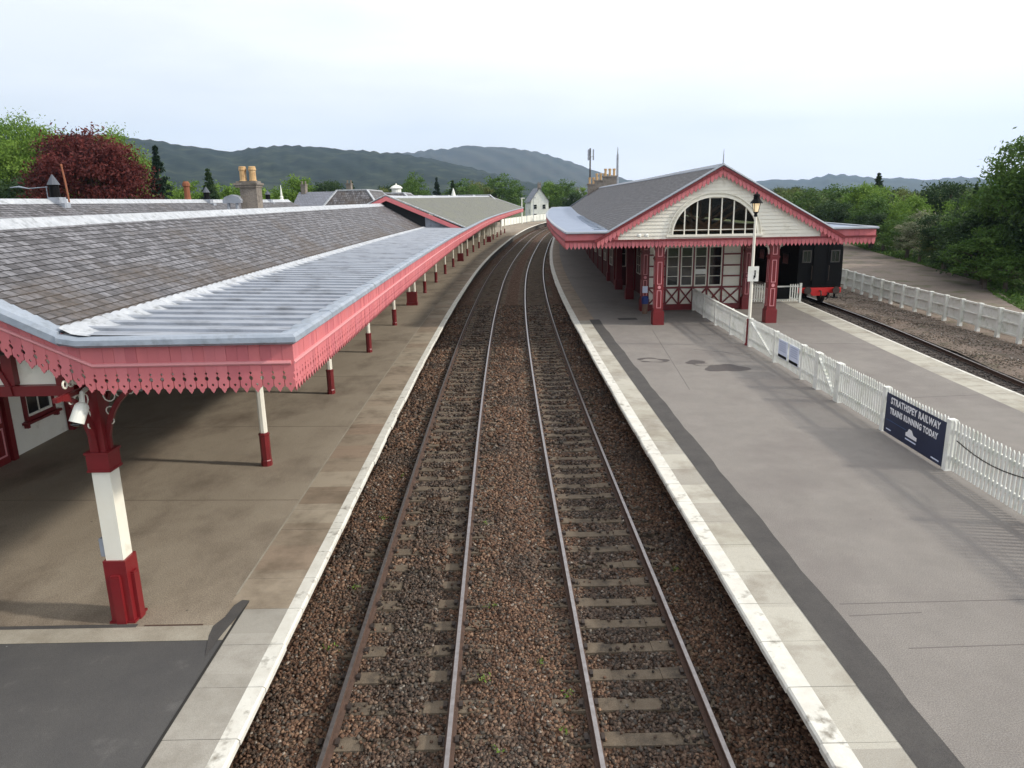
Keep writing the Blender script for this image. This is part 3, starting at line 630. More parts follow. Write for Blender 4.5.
def panel_pillar(name, parent, x, y, z0, z1, w, m='maroon2', trim=True):
    mb = MB(); mb.box((x, y, (z0+z1)/2), (w, w, z1-z0)); mb.box((x, y, z0+.3), (w+.10, w+.10, .6)); mb.box((x, y, z0+.62), (w+.05, w+.05, .05))
    zc = z0+(z1-z0)*.80; mb.box((x, y, zc), (w+.06, w+.06, .07))
    o = mb.build(name, M[m], parent)
    if trim:
        mb = MB(); yf = y-w/2-.006; xl = x-w/2-.006
        def frame(za, zb):
            e = w*.22
            for zz in (za, zb): mb.box((x, yf, zz), (2*e+.03, .012, .03))
            for s in (-1, 1): mb.box((x+s*e, yf, (za+zb)/2), (.03, .012, zb-za-.032))
            for zz in (za, zb): mb.box((xl, y, zz), (.012, 2*e+.03, .03))
            for s in (-1, 1): mb.box((xl, y+s*e, (za+zb)/2), (.012, .03, zb-za-.032))
        frame(z0+.78, z0+(z1-z0)*.42); frame(z0+(z1-z0)*.50, zc-.14); frame(zc+.12, z1-.1)
        mb.lathe((0, 0, 0), [(0.001, 0)], 3) if False else None
        c = Vector((x, yf, z0+(z1-z0)*.46)); mb.tube([c+Vector((0, .006, 0)), c-Vector((0, .012, 0))], .075, 12)
        mb.build('panel_moulding', M['pinkline'], o)
    return o
def window(parent, name, c, ex, w, h, n, m_frame='cream', nv=1, nh=2, depth=.09, surround=None):
    """a sash window: c centre on the wall face, ex along the wall, n outwards"""
    c = Vector(c); ex = Vector(ex).normalized(); n = Vector(n).normalized(); ez = Vector((0, 0, 1))
    fr = MB(); t = .055
    def bx_(mb, a, b, ww, hh, d0, d1):
        cc = c+ex*a+ez*b+n*((d0+d1)/2); Mx = Matrix((ex, n, ez)).transposed(); mb.box(cc, (ww, abs(d1-d0), hh), M=Mx)
    for s in (-1, 1): bx_(fr, s*(w/2-t/2), 0, t, h, -.02, .035); bx_(fr, 0, s*(h/2-t/2), w-2*t, t, -.02, .035)
    for i in range(nv): bx_(fr, -w/2+w*(i+1)/(nv+1), 0, .028, h-2*t, -.015, .025)
    for i in range(nh): bx_(fr, 0, -h/2+h*(i+1)/(nh+1), w-2*t, .028, -.014, .022)
    o = fr.build(name, M[m_frame], parent)
    pn = MB(); bx_(pn, 0, 0, w-2*t+.002, h-2*t+.002, -.008, .004); pn.build('pane', M['glass'], o)
    if surround:
        s_ = MB(); q = .09
        for s in (-1, 1): bx_(s_, s*(w/2+q/2), 0, q, h+2*q, -.02, .06); bx_(s_, 0, s*(h/2+q/2), w, q, -.02, .06)
        bx_(s_, 0, -h/2-q-.03, w+.4, .06, -.02, .14); bx_(s_, -w/2-.1, -h/2-.16, .08, .16, -.02, .10); bx_(s_, w/2+.1, -h/2-.16, .08, .16, -.02, .10)
        s_.build('surround', M[surround], o)
    return o

# ================================================================ long canopy on the left platform
EU = -2.76; ZG = 4.87; FY = 8.5; Y3 = 46.5; YE = 128
def long_canopy():
    t = thing('platform_canopy', 'long platform canopy with slate and lead roof, pink fretted valance and cream and maroon columns', 'canopy', (-5.4, 8.9, PZ))
    rz = lambda y: 6.22+(y-8.5)*.0066
    foot = lambda y: (-5.22, 4.94); rdg = lambda y: (-7.9, rz(y))
    ys = [8.5]+frange(10.5, Y3, 2)+[Y3]
    mb = MB(); slate_roof(mb, ys, foot, rdg); mb.build('slate_roof', M['slate'], t)
    mb = MB(); slate_roof(mb, ys, lambda y: (-10.75, 4.84), rdg, seed=3); mb.build('rear_slate_roof', M['slate'], t)
    mb = MB()
    pts = [P(-7.9, y, rz(y)) for y in ys]; nn = [Vector((1, 0, 0))]*len(pts)
    mb.sweep(pts, nn, [(-.20, -.085), (-.06, .02), (-.035, .055), (0, .07), (.035, .055), (.06, .02), (.20, -.085), (.20, -.11), (-.20, -.11)]); mb.build('ridge_flashing', M['silver'], t, smooth=False)
    mb = MB(); seam_roof(mb, ys, lambda y: -5.3, 4.985, lambda y: EU+.02, 4.915, .47); mb.build('lead_roof', M['lead'], t)
    # crinkled silver flashing at the foot of the slates
    mb = MB(); vs = []; yy = frange(8.46, Y3, .047); k = 6; rr = random.Random(5); ph = 0
    for i, y in enumerate(yy):
        cyc = ((y-8.46) % .235)/.235; wv = abs(math.sin(math.pi*cyc)); 
        if i % 5 == 0: ph = rr.uniform(-.025, .025)
        for j in range(k):
            f = j/(k-1); u = -5.36+f*(.34+ph); z = 5.10-.085*f*2+.0 if False else (5.075-.085*min(1, f*2.2)*1.0)-.04*max(0, f-.5)
            z += .038*wv*math.sin(math.pi*min(1, .15+f))
            vs.append(P(u, y, z))
    mb.add(vs, [(i*k+j, i*k+j+1, (i+1)*k+j+1, (i+1)*k+j) for i in range(len(yy)-1) for j in range(k-1)]); mb.build('flashing', M['silver'], t)
    # gutter round the front and the track side, running up the gable verge
    rk = (rz(8.5)-4.94)/2.68
    front = [Vector((-8.3, FY, 4.90+3.1*rk)), Vector((-5.32, FY, 4.91)), Vector((-5.1, FY, 4.87)), Vector((-2.68, FY, ZG))]
    gp = [(-.12, .07), (-.02, .09), (.09, .09), (.125, .06), (.13, .0), (.09, -.03), (-.02, -.035), (-.12, -.02)]
    gpr = [(-.28, .085), (-.02, .13), (.07, .12), (.11, .07), (.11, -.02), (.06, -.05), (-.02, -.055), (-.28, .03)]
    mb = MB(); mb.sweep(front[:2], [Vector((0, -1, 0))]*2, gpr); side = [P(EU+.065, y, ZG) for y in frange(10, YE, 2)]; cp = P(EU+.065, FY, ZG); mb.sweep(front[1:3]+[cp]+side, [Vector((0, -1, 0))]*2+[Vector((1, -1, 0))]+[Vector((1, 0, 0))]*len(side), gp)
    eys = [FY-.1]+frange(10, YE, 2)
    for y in frange(FY+1.8, 60, 1.83): mb.sweep([P(EU+.06, y, ZG), P(EU+.06, y+.05, ZG)], [Vector((1, 0, 0))]*2, [(a*1.06, b*1.1) for a, b in gp])
    mb.build('gutter', M['lead2'], t)
    # valance
    H = .62
    mb = MB(); valance(mb, (-5.0, FY, 4.86), (-2.597, FY, 4.86), (0, -1, 0), H, .132, 'fret'); 
    valance(mb, (-8.2, FY, 4.86+3.2*rk*.98), (-5.0, FY, 4.86), (0, -1, 0), H, .132, 'fret')
    valance(mb, (-11.0, FY, 4.86+.6*rk), (-8.2, FY, 4.86+3.2*rk*.98), (0, -1, 0), H, .132, 'fret')
    segs = [FY]+frange(11.0, 40, 2.6)
    for a, b in zip(segs[:-1], segs[1:]):
        valance(mb, P(EU+.1, a, 4.86), P(EU+.1, b, 4.86), (1, 0, 0), H, .132, 'fret')
    mb.build('valance', [M['pink'], M['pinkb'], M['pinkc']], t)
    mb = MB(); segs2 = [segs[-1]]+frange(43, 127, 2.8)+[YE]
    for a, b in zip(segs2[:-1], segs2[1:]): valance(mb, P(EU+.1, a, 4.86), P(EU+.1, b, 4.86), (1, 0, 0), H, .17, 'tooth')
    mb.build('far_valance', [M['pink'], M['pinkb'], M['pinkc']], t)
    mb = MB(); pr = [(0, .03), (.022, .022), (.03, 0), (.012, -.02), (0, -.022)]
    mb.sweep([Vector((-8.2, FY, 4.60+3.2*rk*.98)), Vector((-5.0, FY, 4.60)), Vector((-2.63, FY, 4.60))], [Vector((0, -1, 0))]*3, pr)
    mb.sweep([P(EU+.1, y, 4.60) for y in eys[1:]]if False else [P(EU+.1, y, 4.60) for y in [FY]+eys[1:]], [Vector((1, 0, 0))]*len(eys), pr); mb.build('valance_moulding', M['pinkline'], t)
    mb = MB()
    for a, b in zip(eys[:-1], eys[1:]): mb.quad(P(-11.4, max(a, FY+.06), 4.74), P(-11.4, b, 4.74), P(EU+.02, b, 4.74), P(EU+.02, max(a, FY+.06), 4.74))
    mb.build('soffit', M['soffit'], t)
    # front gable infill above the beam
    mb = MB(); yb = 8.86
    mb.box((-8.4, yb, 4.235), (5.9, .14, .13)); mb.box((-6.24, yb-.01, 4.62), (.13, .12, .62)); mb.box((-5.62, yb, 4.42), (.10, .12, .30))
    pa = [Vector((-6.24-.95+.95*math.cos(a), yb-.045, 4.18+.72*math.sin(a))) for a in np.linspace(0, math.pi/2, 9)]
    for a, b in zip(pa[:-1], pa[1:]): mb.bar(a, b, .06, .10, up=(0, 1, 0))
    mb.build('gable_beam', M['maroon'], t)
    mb = MB(); mb.prism([(-9.9, 4.3), (-5.35, 4.3), (-5.35, 4.66), (-6.6, 5.3), (-7.9, 5.95), (-9.9, 5.0)], (0, yb+.03, 0), (1, 0, 0), (0, 0, 1), (0, .04, 0)); mb.build('gable_boarding', M['cream'], t)
    # third gable and its roof, further along
    ap = lambda y: (-7.55, 6.93); ft = lambda y: (EU+.02, 4.93); yh = lambda s: YE-5+5*(1-s) if s < 1 else YE-5
    ys3 = frange(Y3-.35, YE, 2.2)
    mb = MB(); slate_roof(mb, ys3, ft, ap, y_end=lambda s: YE-7*s, seed=5); mb.build('lichened_slate_roof', M['slate_g'], t)
    mb = MB(); slate_roof(mb, ys3, lambda y: (-12.3, 4.9), ap, y_end=lambda s: YE-7*s, seed=6)
    a, b, c = P(EU, YE, 4.93), P(-12.3, YE, 4.9), P(-7.55, YE-7, 6.93); mb.add([a, b, c], [(0, 1, 2)]); mb.build('far_rear_slate_roof', M['slate_g'], t)
    mb = MB(); pts = [P(-7.55, y, 6.95) for y in ys3 if y < YE-6.8]; mb.sweep(pts, [Vector((1, 0, 0))]*len(pts), [(-.2, -.07), (0, .06), (.2, -.07), (.2, -.1), (-.2, -.1)])
    mb.sweep([P(EU+.03, Y3-.4, 4.97), P(-7.55, Y3-.4, 7.0)], [Vector((0, -1, 0))]*2, [(-.25, .03), (-.02, .07), (.05, .05), (.05, 0), (-.25, -.03)])
    mb.sweep([P(-7.55, Y3-.4, 7.0), P(-11.2, Y3-.4, 5.35)], [Vector((0, -1, 0))]*2, [(-.25, .03), (-.02, .07), (.05, .05), (.05, 0), (-.25, -.03)])
    mb.bar(P(-7.55, YE-7, 6.95), P(EU, YE, 4.97), .2, .07); mb.build('far_ridge_flashing', M['silver'], t)
    mb = MB(); A = P(-3.0, Y3-.42, 4.99); B_ = P(-7.55, Y3-.42, 6.95); C_ = P(-11.2, Y3-.42, 5.30)
    for p, q in ((A, B_), (B_, C_)): mb.prism([(0, 0), (0, -.27), (1, -.27), (1, 0)], p, q-p, (0, 0, 1), (0, -.035, 0))
    mb.build('bargeboard', M['pink'], t)
    mb = MB()
    mb.prism([(-5.6, 4.8), (-5.0, 5.05), (-4.95, 5.75), (-7.55, 6.86), (-10.5, 5.6), (-10.5, 4.8), (-7.9, 5.9)], P(0, Y3, 0), (1, 0, 0), (0, 0, 1), (0, .1, 0)); mb.build('slate_hung_gable', M['slate_wall'], t)
    mb = MB(); mb.prism([(-5.25, 4.9), (-2.95, 4.9), (-5.25, 5.93)], P(0, Y3-.03, 0), (1, 0, 0), (0, 0, 1), (0, .1, 0))
    for k in range(7): mb.box(P(-5.2+k*.3, Y3-.045, 5.08+(.34-.05*k)), (.035, .03, .5-.06*k))
    mb.build('lead_cheek', M['lead'], t)
    # columns
    def col(x, y, z0, wide=False):
        b = MB(); c = MB(); hw = 1
        xs = [0] if not wide else [-.15, .15]
        for dx in xs:
            c.lathe((x+dx, y, z0+.74), [(.083, 0), (.078, 1.2), (.075, 2.55), (.095, 2.58), (.095, 2.62), (.08, 2.66), (.12, 2.85), (.17, 2.95), (.17, 3.02)], 8, off=math.pi/8)
            if not wide: b.lathe((x, y, z0), [(.118, 0), (.118, .12), (.108, .14), (.108, .68), (.118, .70), (.118, .73), (.09, .755)], 8, off=math.pi/8)
        if wide: b.box((x, y, z0+.38), (.56, .3, .76)); b.box((x, y, z0+.08), (.62, .36, .16))
        for s in (-1, 1):
            q = [Vector((x, y+s*.07, z0+3.25)), Vector((x, y+s*.25, z0+3.5)), Vector((x, y+s*.55, z0+3.75))]
            for a_, b_ in zip(q[:-1], q[1:]): c.bar(a_, b_, .04, .05)
        o = c.build('column', M['cream'], t); b.build('column_base', M['maroon'], o)
    for y in (15.1, 21.3, 27.6, 34.0): q = P(-5.38, y, PZ); col(q.x, q.y, q.z)
    q = P(-5.5, 41.0, PZ); col(q.x, q.y, q.z, True)
    for y in (46.7, 52.8, 58.8, 64.7, 70.6, 76.6, 82.4, 88.3, 94.2, 100.1, 106, 112, 118, 124): q = P(-5.5, y, PZ); col(q.x, q.y, q.z, y in (70.6, 100.1))
    # the square corner post in front
    x, y = -5.385, 9.06
    mb = MB(); mb.box((x, y, PZ+.46), (.30, .30, .92)); mb.box((x, y, PZ+.015), (.35, .35, .03))
    for dx, dy, wx, wy in ((0, -.175, .13, .05), (0, .175, .13, .05), (-.175, 0, .05, .13), (.175, 0, .05, .13)):
        mb.box((x+dx, y+dy, PZ+.345), (wx, wy, .69)); mb.box((x+dx*.97, y+dy*.97, PZ+.70), (wx*.9, wy*.9, .03))
    o = mb.build('corner_post', M['maroon2'], t); mb = MB(); mb.box((x, y, PZ+2.32), (.29, .29, .26)); mb.box((x, y, PZ+2.20), (.31, .31, .025)); mb.box((x, y, PZ+2.44), (.32, .32, .03)); mb.box((x, y, PZ+3.14), (.20, .20, 1.38)); mb.box((x, y, PZ+3.70), (.26, .26, .24))
    mb.build('post_head', M['maroon2'], o)
    mb = MB(); mb.box((x, y, PZ+1.555), (.235, .235, 1.27)); mb.build('post_shaft', M['cream'], o)
    mb = MB(); sc = MB()
    for d in ((1, 0), (-1, 0), (0, 1), (0, -1)):
        dv = Vector((d[0], d[1], 0)); n0 = Vector((x, y, 0))
        q = [n0+dv*(.10+.62*(1-math.cos(a)))+Vector((0, 0, PZ+2.46+.86*math.sin(a))) for a in np.linspace(0, math.pi/2*.95, 8)]
        for a_, b_ in zip(q[:-1], q[1:]): mb.bar(a_, b_, .055, .06)
        mb.bar(n0+dv*.1+Vector((0, 0, PZ+3.32)), n0+dv*.78+Vector((0, 0, PZ+3.32)), .05, .055)
        pv = dv.cross(Vector((0, 0, 1)))
        for (cx, cz, r) in ((.20, 3.18, .075), (.35, 3.22, .06), (.19, 2.98, .055), (.175, 2.84, .04), (.48, 3.24, .04)):
            rr_ = [n0+dv*(cx+r*math.cos(a))+Vector((0, 0, PZ+cz+r*math.sin(a))) for a in np.linspace(0, 2*math.pi*1.15, 14)]; sc.tube(rr_, .009, 5)
        for cx, cz, r in ((.17, 3.48, .055), (.30, 3.46, .05), (.23, 3.60, .05), (.42, 3.46, .05), (.36, 3.58, .045), (.54, 3.46, .045)):
            rr_ = [n0+dv*(cx+r*math.cos(a))+Vector((0, 0, PZ+cz+r*math.sin(a))) for a in np.linspace(0, 2*math.pi, 12)]; sc.tube(rr_, .012, 5)
    br = mb.build('post_bracket', M['maroon'], o); sc.build('bracket_scrollwork', M['cream'], o)
    return t
long_canopy()
# lightning of the place ends here; things on the post
t = thing('security_camera', 'white dome security camera fixed high on the cream and maroon corner post', 'camera', (-5.30, 8.74, 4.0))
mb = MB(); mb.tube([(-5.36, 8.58, 3.88), (-5.31, 8.66, 4.06), (-5.305, 8.67, 4.09), (-5.30, 8.68, 4.11)], [.088, .085, .068, .035], 16); mb.build('housing', M['white'], t, smooth=False)
mb = MB(); mb.tube([(-5.30, 8.67, 4.09), (-5.32, 8.72, 4.22), (-5.36, 8.93, 4.24)], .03, 8); mb.build('arm', M['white'], t)
mb = MB(); mb.lathe((-5.36, 8.58, 3.80), [(.02, .03), (.05, .045), (.068, .06), (.07, .075)], 14); mb.build('lens_dome', M['glass'], t, smooth=True)
t = thing('junction_box', 'small pale grey box on the left side of the near corner post', 'electrical box', (-5.49, 9.06, 2.0))
mb = MB(); mb.box((-5.545, 9.04, 2.0), (.08, .10, .26)); mb.box((-5.59, 9.04, 2.0), (.012, .08, .23)); mb.build('box_body', M['lead'], t)

# ================================================================ main building behind the canopy
def main_building():
    t = thing('station_building', 'low main station building of cream walls and slate roofs behind the long canopy', 'building', (-13, 20, PZ))
    X = -11.45
    mb = MB()
    def wall(y0, y1, x=X, z1=4.7):
        a = P(x, y0, PZ); b = P(x, y1, PZ); mb.quad(a, b, Vector((b.x, b.y, z1+float(G(y1)))), Vector((a.x, a.y, z1+float(G(y0)))))
    wall(7.5, 18.15)
    mb.quad(Vector((X, 18.15, PZ)), Vector((-13.2, 18.15, PZ)), Vector((-13.2, 18.15, 4.7)), Vector((X, 18.15, 4.7)))
    wall(18.15, 22, -13.2)
    mb.quad(Vector((-13.2, 22, PZ)), Vector((X, 22, PZ)), Vector((X, 22, 4.7)), Vector((-13.2, 22, 4.7)))
    for a, b in zip(frange(22, 118, 6)[:-1], frange(22, 118, 6)[1:]): wall(a, b)
    mb.quad(Vector((-30, 7.5, PZ)), Vector((X, 7.5, PZ)), Vector((X, 7.5, 4.9)), Vector((-30, 7.5, 4.9)))
    mb.build('wall', M['cream'], t)
    mb = MB()
    for y in [15.78, 18.1, 22.05]+frange(26, 116, 6): q = Vector((X+.03, y, 2.7)) if y < 24 else P(X+.03, y, 2.7); mb = MB(); mb.box(q, (.14, .16, 3.6)); mb.build('timber_post', M['maroon'], t)
    mb = MB(); mb.box((X+.02, 12.5, 4.0), (.12, 11, .16)); mb.build('timber_beam', M['maroon'], t)
    # door at the left margin
    for k, y in enumerate((14.95, 25, 36, 47)):
        d = MB(); d.box((X+.03, y, PZ+1.12), (.07, 1.35, 2.24)); o = d.build('door', M['maroon'], t)
        f = MB()
        for dy in (-.34, .34):
            for zz, hh in ((.50, .62), (1.25, .58), (1.92, .42)):
                for s in (-1, 1): f.box((X+.072, y+dy+s*.23, PZ+zz), (.014, .035, hh)); f.box((X+.072, y+dy, PZ+zz+s*hh/2), (.014, .50, .035))
        f.build('door_panel', M['pinkline'], o)
    for k, y in enumerate((17.02, 11.2, 29, 32.5, 40, 43.5, 53, 60, 67, 74, 81, 88)):
        q = P(X+.01, y, 2.32); window(t, 'window', q, (0, 1, 0), .95, 1.25, (1, 0, 0), nv=1, nh=1, surround='maroon')
    # back range roof with bright ridge
    ys = [4]+frange(8, 50, 3)+[51]
    rdg = lambda y: (-15.1, 6.72+.0035*(y-20)); 
    mb = MB(); slate_roof(mb, ys, lambda y: (-10.75, 4.84), rdg, seed=11); slate_roof(mb, ys, lambda y: (-19.6, 4.8), rdg, seed=12)
    mb.build('rear_roof', M['slate'], t)
    mb = MB(); pts = [P(-15.1, y, rdg(y)[1]) for y in ys]; mb.sweep(pts, [Vector((1, 0, 0))]*len(pts), [(-.22, -.10), (-.05, .05), (0, .08), (.05, .05), (.22, -.10), (.22, -.13), (-.22, -.13)])
    mb.bar(P(-15.1, 51, rdg(51)[1]), P(-12.9, 51.6, 5.5), .25, .06); mb.build('ridge_flashing', M['silver'], t)
    mb = MB(); mb.add([P(-15.1, 51, rdg(51)[1]), P(-10.75, 51, 4.84), P(-19.6, 51, 4.8)], [(0, 1, 2)]); mb.build('rear_gable', M['stonew'], t)
    # chimney stack with two pots
    cx, cy = -11.4, 33.0
    mb = MB(); mb.box((cx+.12, cy, 6.3), (.72, .7, 2.0)); mb.box((cx+.05, cy, 7.32), (.92, .86, .10)); mb.box((cx+.05, cy, 7.42), (1.02, .96, .09)); mb.box((cx+.05, cy, 7.50), (.85, .7, .08))
    ch = mb.build('chimney', M['stonew'], t)
    for dx in (-.16, .26):
        mb = MB(); mb.lathe((cx+dx, cy, 7.52), [(.16, 0), (.17, .04), (.145, .08), (.14, .44), (.17, .48), (.17, .54), (.15, .57), (.155, .62), (.13, .64)], 12); mb.build('chimney_pot', M['pot'], ch)
    return t
main_building()
def cowl(x, y, zb, h, r, label):
    t = thing('roof_cowl', label, 'roof vent', (x, y, zb), 'black ventilator cowls on the ridges')
    mb = MB(); mb.lathe((x, y, zb), [(r, 0), (r*.95, h*.55), (r*.85, h*.56)], 10); mb.build('drum', M['black'], t)
    mb = MB(); mb.lathe((x, y, zb+h*.55), [(r*1.25, 0), (r*.55, h*.28), (.012, h*.45)], 10); mb.build('cap', M['capm'], t)
    mb = MB(); mb.box((x+.05, y, zb-.10), (r*2.3, .4, .22)); mb.box((x+.25, y, zb-.28), (.25, .35, .2)); mb.build('apron', M['lead'], t)
    return t
cowl(-15.05, 25.0, 6.85, .75, .16, 'large black cowl with pale grey cone beside the rusty flue on the rear ridge')
cowl(-15.05, 37.5, 6.85, .62, .15, 'black cowl with pointed cap on the ridge, left of the stone chimney')
cowl(-15.05, 47.0, 6.90, .55, .15, 'small black cowl on the ridge between stone chimney and white finial')
t = thing('flue_pipe', 'thin rust coloured flue leaning behind the large black cowl', 'pipe', (-15.0, 25.4, 6.7))
mb = MB(); mb.tube([(-14.85, 25.4, 6.7), (-15.0, 25.6, 7.4), (-15.1, 25.7, 7.9)], [.03, .035, .03], 8); mb.tube([(-15.1, 25.7, 7.88), (-15.12, 25.72, 7.95)], .042, 8); mb.build('flue', M['rust'], t)
t = thing('aerial', 'thin aerial with a curved arm over the rear ridge beside the black cowl', 'aerial', (-15.6, 25, 6.8))
mb = MB(); mb.tube([(-15.25, 25, 7.2), (-15.9, 25, 7.16), (-16.2, 25, 7.22), (-16.5, 25, 7.2)], [.012, .014, .03, .012], 6); mb.tube([(-15.3, 25, 6.7), (-15.3, 25, 7.22)], .015, 6); mb.build('arm', M['lead2'], t)
t = thing('rusty_chimney_pot', 'tall rust red pot rising behind the rear ridge, left of the pointed cowl', 'chimney pot', (-25.6, 60, 0))
mb = MB(); mb.box((-25.6, 60, 5.2), (1.4, 1.0, 3.9)); mb.build('stack', M['stonew'], t)
mb = MB(); mb.lathe((-25.6, 60, 7.1), [(.30, 0), (.24, .2), (.23, 1.0), (.30, 1.1), (.28, 1.3), (.18, 1.45)], 10); mb.build('pot', M['rust'], t)
t = thing('dormer_hood', 'domed grey metal hood on two legs standing left of the stone chimney', 'roof hood', (-12.1, 33, 6.2))
mb = MB(); pr = [(-.38, 0), (-.40, .12), (-.30, .26), (0, .36), (.30, .26), (.40, .12), (.38, 0)]; mb.prism(pr, (-11.95, 32.4, 6.62), (1, 0, 0), (0, 0, 1), (0, .7, 0)); mb.build('hood', M['lead'], t)
mb = MB(); [mb.tube([(-11.95+s*.18, 32.5, 6.0), (-11.95+s*.18, 32.5, 6.62)], .07, 8) for s in (-1, 1)]; mb.build('leg', M['lead'], t)
t = thing('roof_finial', 'white pointed finial at the right end of the rear slate ridge', 'finial', (-15.1, 50, 6.8))
mb = MB(); mb.lathe((-15.1, 50, 6.8), [(.16, 0), (.16, .12), (.10, .16), (.12, .30), (.06, .36), (.07, .5), (.012, 1.05)], 10); mb.build('spike', M['white'], t)

# roofs further along behind the canopy
def hip_roof(name, label, x0, x1, y0, y1, zb, zt, cat='building', m='slate', inset=1.5, cup=False):
    t = thing(name, label, cat, ((x0+x1)/2, y0, 0), 'slated roofs behind the far canopy')
    g = float(G(y0)); zb += g; zt += g
    mb = MB(); mb.box(((x0+x1)/2, (y0+y1)/2, (zb)/2+.2), (x1-x0-.5, y1-y0-.5, zb-.4)); mb.build('wall', M['cream'], t)
    a = [Vector((x0, y0, zb)), Vector((x1, y0, zb)), Vector((x1, y1, zb)), Vector((x0, y1, zb))]; b = [Vector((x0+inset, y0+inset, zt)), Vector((x1-inset, y0+inset, zt)), Vector((x1-inset, y1-inset, zt)), Vector((x0+inset, y1-inset, zt))]
    mb = MB(); rfs = []
    for i in range(4):
        j = (i+1) % 4; Lw = (a[j]-a[i]).length; mb.quad(a[i], a[j], b[j], b[i], 0, uv=[(0, 0), (Lw, 0), (Lw-inset, inset*1.2), (inset, inset*1.2)])
    mb.quad(*b); rf = mb.build('roof', M[m], t)
    mb = MB()
    for i in range(4): mb.bar(a[i], b[i], .22, .10); mb.bar(b[i], b[(i+1) % 4], .22, .12)
    mb.build('roof_flashing', M['silver'], rf)
    if cup:
        c = (b[0]+b[2])/2; mb = MB(); mb.lathe(c, [(.55, 0), (.55, .5), (.75, .55), (.5, .8), (.08, .95), (.05, 1.1)], 12); mb.build('cupola', M['white'], rf)
    return t
hip_roof('hipped_building', 'hipped slate roof with pale edges standing left of the far pink gable', -18.3, -12.6, 73, 84, 6.0, 7.75, inset=1.35)
hip_roof('hipped_building', 'low hipped roof topped by a round white cupola behind the far canopy ridge', -15.2, -10.4, 82, 90, 6.4, 7.45, inset=1.2, cup=True)
for k, (x, y, lb) in enumerate(((-12.4, 92, 'second low flat topped slate roof, just right of the white cupola'), (-11.4, 100, 'third low slate roof with pale rim above the far canopy ridge'), (-10.0, 108, 'fourth low slate roof with pale rim, left of the small white spire'), (-6.6, 113, 'low slate roof with pale rim right of the small white spire'), (-4.2, 119, 'rightmost low slate roof with pale rim before the tall green tree'))):
    hip_roof('hipped_building', lb, x-2.3, x+2.3, y, y+6, 6.2, 7.15, inset=1.1)
t = thing('roof_spire', 'small white spire between the low slate roofs beyond the far canopy', 'spire', (-8.6, 112, 6.5))
mb = MB(); mb.lathe((-8.2, 112, 7.0), [(.5, 0), (.5, .5), (.35, .6), (.06, 1.7)], 8); mb.build('spike', M['white'], t)

